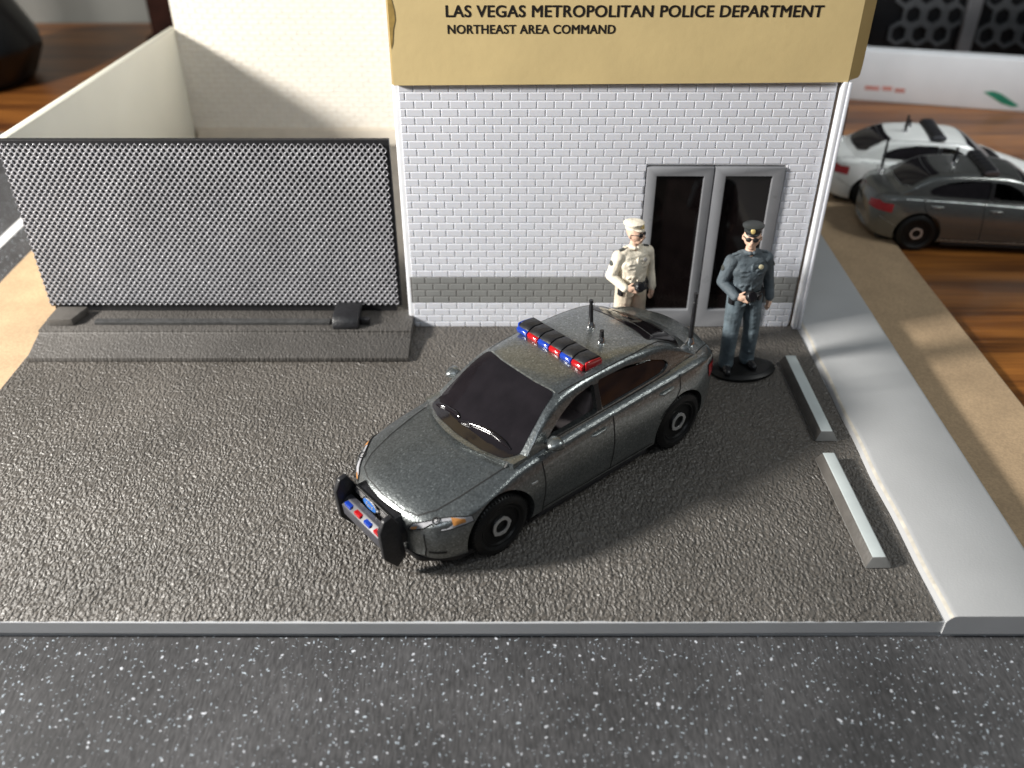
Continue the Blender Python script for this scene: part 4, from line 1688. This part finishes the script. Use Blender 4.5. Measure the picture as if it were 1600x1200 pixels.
def make_person(label, loc, rz, shirt, trouser, capm, with_base, head_turn, patch_m, scale, lean=0):
    root = empty('person', loc, R(rz))
    root.rotation_euler = (0, R(lean), R(rz))
    tag(root, label, 'person', 'toy officers by the station doors')
    prims = []

    def C(a, b, ra, rb, m, flat=(1, 1)):
        prims.append((Vector(a), Vector(b), ra, rb, m, flat))
    sk = M['skin']
    shoe = M['black_plastic']
    # legs (facing -y)
    for s, fx, fy in ((-1, -0.13, -0.02), (1, 0.125, 0.03)):
        C((0.085 * s, 0, 0.94), (0.105 * s + (fx - .105 * s) * .4, -0.012, 0.50), 0.108, 0.086, trouser, (1, 1.05))
        C((0.105 * s + (fx - .105 * s) * .4, -0.012, 0.50), (fx, fy + 0.01, 0.10), 0.086, 0.078, trouser, (1, 1.12))
        C((fx, fy + 0.01, 0.16), (fx, fy + 0.005, 0.06), 0.080, 0.084, trouser)
        C((fx, fy + 0.03, 0.045), (fx + 0.03 * s, fy - 0.15, 0.035), 0.048, 0.040, shoe, (1, 1))
    # pelvis, torso
    C((-0.06, 0, 0.95), (0.06, 0, 0.95), 0.115, 0.115, trouser, (1, 1))
    C((0, 0.0, 1.02), (0, -0.01, 1.22), 0.145, 0.165, shirt, (1.08, 0.82))
    C((-0.075, -0.006, 1.27), (0.075, -0.006, 1.27), 0.118, 0.118, shirt, (1, 1))
    C((-0.09, 0.0, 1.34), (0.09, 0.0, 1.34), 0.092, 0.092, shirt)
    C((-0.135, 0.012, 1.385), (0.135, 0.012, 1.385), 0.070, 0.070, shirt)
    C((-0.09, 0.02, 1.43), (0.09, 0.02, 1.43), 0.055, 0.055, shirt)
    # untucked shirt hem folds
    for k in range(9):
        a = 2 * math.pi * k / 9
        C((0.135 * math.cos(a), 0.105 * math.sin(a), 1.04), (0.15 * math.cos(a + .2), 0.115 * math.sin(a + .2), 1.13), 0.030, 0.024, shirt)
    # pockets, placket, collar
    for s in (-1, 1):
        C((0.05 * s, -0.122, 1.305), (0.105 * s, -0.110, 1.305), 0.013, 0.013, shirt)
        C((0.055 * s, -0.122, 1.255), (0.105 * s, -0.112, 1.255), 0.016, 0.016, shirt)
        C((0.02 * s, -0.05, 1.475), (0.07 * s, 0.03, 1.47), 0.022, 0.022, shirt)
    C((0, -0.112, 1.38), (0, -0.138, 1.08), 0.010, 0.010, shirt)
    # creases
    for (a, b) in (((-0.05, -0.125, 1.14), (0.08, -0.115, 1.18)), ((0.02, -0.13, 1.10), (0.12, -0.09, 1.16)), ((-0.1, -0.1, 1.12), (-0.02, -0.13, 1.2))):
        C(a, b, 0.018, 0.012, shirt)
    for s in (-1, 1):
        C((0.10 * s, -0.085, 0.56), (0.15 * s, -0.05, 0.50), 0.016, 0.012, trouser)
        C((0.09 * s, -0.07, 0.22), (0.16 * s, -0.04, 0.18), 0.016, 0.012, trouser)
        C((0.03 * s, -0.105, 0.88), (0.12 * s, -0.085, 0.82), 0.016, 0.012, trouser)
    # right arm bent to the belt, left arm hanging with a slight bend
    C((-0.185, 0.01, 1.375), (-0.255, 0.03, 1.12), 0.072, 0.060, shirt, (1, 1.1))
    C((-0.255, 0.03, 1.12), (-0.175, -0.165, 1.035), 0.062, 0.050, shirt)
    C((-0.175, -0.165, 1.035), (-0.115, -0.205, 1.03), 0.034, 0.036, sk)
    C((0.185, 0.01, 1.375), (0.250, 0.045, 1.12), 0.072, 0.060, shirt, (1, 1.1))
    C((0.250, 0.045, 1.12), (0.266, -0.02, 0.90), 0.060, 0.050, shirt)
    C((0.268, -0.02, 0.89), (0.262, -0.03, 0.83), 0.032, 0.036, sk, (0.8, 1.2))
    # fingers: left hand relaxed
    for k in range(4):
        y = -0.062 + k * 0.021
        ln = (0.052, 0.062, 0.058, 0.046)[k]
        C((0.262, y, 0.805), (0.256, y + 0.002, 0.805 - ln * .55), 0.0115, 0.0105, sk)
        C((0.256, y + 0.002, 0.805 - ln * .55), (0.240, y + 0.006, 0.805 - ln), 0.0105, 0.009, sk)
    C((0.255, -0.062, 0.85), (0.236, -0.082, 0.805), 0.0125, 0.0105, sk)
    # right hand closed around the thing held
    for k in range(4):
        z = 1.062 - k * 0.021
        C((-0.105, -0.225, z), (-0.066, -0.252, z - .003), 0.0120, 0.011, sk)
        C((-0.066, -0.252, z - .003), (-0.035, -0.236, z - .006), 0.011, 0.009, sk)
    C((-0.125, -0.185, 1.068), (-0.085, -0.190, 1.092), 0.0125, 0.0105, sk)
    # neck and head
    C((0, 0.015, 1.43), (0, 0.005, 1.53), 0.052, 0.050, sk)
    hm = Matrix.Translation((0, 0, 1.62)) @ Matrix.Rotation(R(head_turn), 4, 'Z') @ Matrix.Rotation(R(-8), 4, 'X') @ Matrix.Translation((0, 0, -1.62))

    def H(a, b, ra, rb, m, flat=(1, 1)):
        C(hm @ Vector(a), hm @ Vector(b), ra, rb, m, flat)
    H((0, 0.015, 1.670), (0, -0.005, 1.630), 0.096, 0.093, sk, (0.88, 1.05))
    H((0, -0.03, 1.60), (0, -0.046, 1.56), 0.070, 0.044, sk, (1, 1))
    H((0, -0.096, 1.645), (0, -0.116, 1.610), 0.012, 0.018, sk)
    H((-0.02, -0.097, 1.580), (0.02, -0.097, 1.580), 0.010, 0.010, sk)
    H((-0.035, -0.075, 1.665), (0.035, -0.075, 1.665), 0.014, 0.014, sk)
    for s in (-1, 1):
        H((0.086 * s, 0.012, 1.645), (0.088 * s, 0.016, 1.61), 0.016, 0.011, sk)
    tmp = MB()
    for (a, b, ra, rb, m, fl_) in prims:
        capsule(tmp, a, b, ra, rb, m, fl_)
    o = tmp.build('body')
    md = o.modifiers.new('r', 'REMESH')
    md.mode = 'VOXEL'
    md.voxel_size = 0.0085
    md2 = o.modifiers.new('s', 'SMOOTH')
    md2.factor = 0.5
    md2.iterations = 2
    bake(o)
    me = o.data
    me.materials.clear()
    order = []
    for (a, b, ra, rb, m, fl_) in prims:
        if m not in order:
            order.append(m)
    for m in order:
        me.materials.append(m)
    for p in me.polygons:
        c = p.center
        best, bm_ = 1e9, None
        for (a, b, ra, rb, m, fl_) in prims:
            d = b - a
            t = max(0, min(1, (c - a).dot(d) / max(d.length_squared, 1e-9)))
            dist = (c - (a + d * t)).length - (ra + (rb - ra) * t)
            if dist < best:
                best, bm_ = dist, m
        p.material_index = order.index(bm_)
    me.polygons.foreach_set('use_smooth', [True] * len(me.polygons))
    o.parent = root
    BK = M['black_plastic']
    # peaked cap
    mb = MB()
    hc = hm @ Matrix.Translation((0, 0.012, 1.715)) @ Matrix.Rotation(R(4), 4, 'X')
    mb.lathe([(0.093, -0.012), (0.095, 0.024)], capm, 28, hc, sx=0.93, sy=1.08)
    mb.lathe([(0.094, 0.022), (0.112, 0.045), (0.114, 0.060), (0.095, 0.072), (0.05, 0.077)], capm, 28, hc, sx=0.96, sy=1.08)
    cp = mb.build('cap', smooth=50, parent=root)
    mb = MB()
    vs, fs = [], []
    for k in range(13):
        a = R(-150 + k * 10)
        for (r0, z) in ((0.085, 0.004), (0.132, -0.022)):
            rr = r0 if r0 < 0.1 else 0.085 + 0.040 * math.sin(math.pi * k / 12) ** 0.6
            vs.append(hc @ Vector((rr * math.cos(a) * .95, rr * math.sin(a) * 1.08, z if r0 < 0.1 else 0.004 - 0.026 * math.sin(math.pi * k / 12))))
    for k in range(12):
        fs.append((2 * k, 2 * k + 1, 2 * k + 3, 2 * k + 2))
    mb.add(vs, fs, BK if capm != M['cream_cloth'] else capm)
    vz = mb.build('visor', smooth=60)
    md = vz.modifiers.new('s', 'SOLIDIFY')
    md.thickness = 0.008
    bake(vz)
    vz.parent = cp
    mb = MB()
    bmt = hc @ Matrix.Translation((0, -0.112, 0.032)) @ Matrix.Rotation(R(80), 4, 'X')
    mb.lathe([(0.026, 0), (0.026, 0.012), (0.014, 0.018)], M['cap_badge'], 14, bmt, sx=0.9, sy=1.1)
    bd = mb.build('cap_badge', smooth=40)
    bd.parent = cp
    # sunglasses
    mb = MB()
    for s in (-1, 1):
        gm = hm @ Matrix.Translation((0.035 * s, -0.100, 1.642)) @ Matrix.Rotation(R(90), 4, 'X') @ Matrix.Rotation(R(14 * s), 4, 'Y')
        mb.lathe([(0.028, -0.008), (0.028, 0.006), (0.02, 0.010)], M['interior_black'], 16, gm, sx=1.05, sy=0.82)
        mb.tube([hm @ Vector((0.058 * s, -0.090, 1.646)), hm @ Vector((0.088 * s, 0.0, 1.648))], 0.006, M['interior_black'], 6)
    mb.tube([hm @ Vector((-0.02, -0.105, 1.648)), hm @ Vector((0.02, -0.105, 1.648))], 0.006, M['interior_black'], 6)
    mb.build('sunglasses', smooth=50, parent=root)
    # belt with pouches
    mb = MB()
    mb.lathe([(0.172, -0.026), (0.176, 0.0), (0.172, 0.026)], BK, 36, Matrix.Translation((0, 0, 1.005)), sx=1.03, sy=0.80, cap=False)
    bl = mb.build('belt', smooth=50, parent=root)
    md = bl.modifiers.new('s', 'SOLIDIFY')
    md.thickness = 0.014
    bake(bl)
    for (a, h0, h1, w) in ((-10, 0.86, 1.02, 0.035), (15, 0.95, 1.03, 0.03), (200, 0.88, 1.03, 0.035), (-60, 0.96, 1.03, 0.028)):
        mb = MB()
        mt = Matrix.Rotation(R(a), 4, 'Z') @ Matrix.Translation((0.165, 0, 0))
        mb.box((-0.02, -w, h0), (0.035, w, h1), BK, mt)
        mb.build('belt_pouch' if h0 > 0.9 else 'holster', bevel=0.012, smooth=40, parent=root)
    # badge, shoulder patches, epaulettes
    mb = MB()
    mt = Matrix.Translation((0.082, -0.122, 1.345)) @ Matrix.Rotation(R(82), 4, 'X')
    mb.lathe([(0.026, 0), (0.026, 0.01), (0.012, 0.016)], M['badge_gold'] if shirt is M['navy'] else M['silver'], 12, mt)
    mb.build('chest_badge', smooth=40, parent=root)
    for s in (-1, 1):
        mb = MB()
        mt = Matrix.Translation((0.268 * s, 0.015, 1.30)) @ Matrix.Rotation(R(90 * s - 14 * s), 4, 'Y')
        mb.lathe([(0.034, -0.004), (0.034, 0.007), (0.02, 0.011)], patch_m, 14, mt)
        mb.build('shoulder_patch', smooth=40, parent=root)
        mb = MB()
        mt = Matrix.Translation((0.135 * s, 0.01, 1.462)) @ Matrix.Rotation(R(14 * s), 4, 'Y')
        mb.box((-0.05, -0.022, -0.008), (0.055, 0.022, 0.006), M['cap_dark'] if shirt is M['cream_cloth'] else shirt, mt)
        mb.build('epaulette', bevel=0.006, parent=root)
    if with_base:
        mb = MB()
        bs = 1 / scale
        mb.lathe([(0.585 * bs, -0.125 * bs), (0.60 * bs, -0.10 * bs), (0.60 * bs, -0.055 * bs), (0.52 * bs, -0.012 * bs), (0.45 * bs, 0.004)], M['tyre'], 48, Matrix.Translation((0.07, -0.03, 0)), sx=1.04, sy=0.66)
        mb.build('figure_base', smooth=40, parent=root)
    root.scale = (scale * 1.05, scale * 1.05, scale)
    # the black thing it holds
    held = empty('flashlight', (0, 0, 0))
    mw = Matrix.Translation(loc) @ Matrix.Rotation(R(rz), 4, 'Z') @ Matrix.Rotation(R(lean), 4, 'Y')
    held.matrix_world = mw @ Matrix.Translation(Vector((-0.062, -0.215, 1.04)) * scale)
    mb = MB()
    mt = Matrix.Rotation(R(60), 4, 'X') @ Matrix.Rotation(R(15), 4, 'Y')
    k = scale
    mb.lathe([(0.030 * k, -0.055 * k), (0.034 * k, 0.0), (0.040 * k, 0.02 * k), (0.060 * k, 0.045 * k), (0.064 * k, 0.085 * k), (0.056 * k, 0.10 * k)], BK, 24, mt)
    hh = mb.build('barrel', smooth=40)
    hh.parent = held
    mb = MB()
    mb.lathe([(0.052 * k, 0.098 * k), (0.045 * k, 0.106 * k)], M['car_glass'], 24, mt)
    hl = mb.build('lamp_lens', smooth=40)
    hl.parent = held
    return root, held


M['cap_badge'] = mat('cap_badge_gold', (0.65, 0.5, 0.2), 0.35, metal=0.3)
M['badge_gold'] = mat('badge_pale_gold', (0.75, 0.68, 0.45), 0.35, metal=0.3)
M['cap_dark'] = mat('dark_green_grey', (0.05, 0.055, 0.05), 0.5)
M['cap_navy'] = mat('dark_cap_paint', (0.035, 0.04, 0.04), 0.4, vary=0.3, vscale=8)
SCL = 2.90 / 1.80
p1, h1 = make_person('toy officer in dark blue-grey uniform standing on a black oval base', (4.50, 15.04, 0.125), 8, M['navy'], M['navy2'], M['cap_navy'], True, -22, M['cap_dark'], SCL * 1.065, -2.2)
p2, h2 = make_person('toy officer in cream uniform standing behind the grey car', (2.33, 15.55, 0.125), 22, M['cream_cloth'], M['tan_cloth'], M['cream_cloth'], True, 28, M['cap_dark'], SCL)
tag(h1, 'small black flashlight held at the belt by the dark blue officer', 'flashlight')
tag(h2, 'small black flashlight held at the belt by the cream uniformed officer', 'flashlight')

# ================================================================== BACKGROUND
mb = MB()                                   # black rounded object, top left
mt = Matrix.Translation((-21.6, 36.0, DZ)) @ Matrix.Rotation(R(12), 4, 'Z')
mb.lathe([(2.5, 0.0), (2.75, 0.3), (3.25, 1.3), (3.2, 1.55), (2.35, 3.3), (1.9, 3.55), (0.3, 3.6)], M['case_black'], 12, mt)
tag(mb.build('desk_gadget', bevel=0.12, bseg=3, smooth=35), 'blurred black faceted gadget on the desk at the top left', 'gadget')

mb = MB()
mb.prism(rounded([(-15.9, 41.3), (-14.1, 41.3), (-14.1, 43.0), (-15.9, 43.0)], 0.3), (DZ, 14), M['dark_wood'], 'z')
mb.prism(rounded([(-16.15, 41.1), (-13.9, 41.1), (-13.9, 43.2), (-16.15, 43.2)], 0.3), (DZ, DZ + 0.35), M['dark_wood'], 'z')
tag(mb.build('wooden_post', smooth=35), 'dark brown post behind the upper left corner of the yard walls', 'post')

wb = empty('white_box', (19, 32.2, DZ), R(-14))
mb = MB()
mb.box((-7.2, -0.1, 0), (9, 0.6, 1.80), M['white_box'])
o = mb.build('carton', bevel=0.06, smooth=35)
o.parent = wb
mb = MB()
mb.prism([(-2.05, 0.62), (-1.75, 0.68), (-1.45, 0.60), (-0.75, 0.22), (-0.95, 0.16), (-1.35, 0.26)], (-0.108, -0.100), M['green_print'], 'y')
o = mb.build('green_mark')
o.parent = wb
mb = MB()
for (a, b, z) in ((-6.1, -5.6, 0.42), (-5.5, -5.15, 0.44), (-5.05, -4.7, 0.40)):
    mb.box((a, -0.108, z), (b, -0.100, z + 0.14), M['red_print'])
o = mb.build('red_mark')
o.parent = wb
tag(wb, 'long white carton with green and faded red print, behind the parked toy cars', 'box')

cs = empty('computer_case', (22, 37.2, DZ), R(-6))
mb = MB()
mb.box((-10.5, 0, 0), (10, 4.0, 16), M['case_black'])
o = mb.build('case_shell', bevel=0.2)
o.parent = cs
hexr = 0.42                                 # hexagonal perforated front grille, two fields
for (xa, xb) in ((-6.9, -4.2), (-3.5, 8.5)):
    mb = MB()
    z = 1.4
    r_ = 0
    while z < 9.5:
        x = xa + (0.5 * hexr * 1.9 if r_ % 2 else 0) + hexr
        while x < xb - 0.2:
            vs, fs = [], []
            for k in range(6):
                a = R(30 + 60 * k)
                for (rad, yy) in ((hexr * 1.12, -0.05), (hexr * 0.76, -0.05), (hexr * 0.76, -0.15), (hexr * 1.12, -0.15)):
                    vs.append((x + rad * math.cos(a) * .95, yy, z + rad * math.sin(a) * 1.05))
            for k in range(6):
                j = (k + 1) % 6
                for q in range(4):
                    q2 = (q + 1) % 4
                    fs.append((k * 4 + q, k * 4 + q2, j * 4 + q2, j * 4 + q))
            mb.add(vs, fs, M['case_mesh'])
            x += hexr * 1.9
        z += hexr * 1.72
        r_ += 1
    o = mb.build('front_grille')
    o.parent = cs
mb = MB()
mb.box((-4.15, -0.35, 0.0), (-3.6, -0.02, 14), M['case_metal'])
o = mb.build('silver_strip', bevel=0.06)
o.parent = cs
tag(cs, 'blurred black computer case with a hexagonal grille and silver strip at the top right', 'computer case')
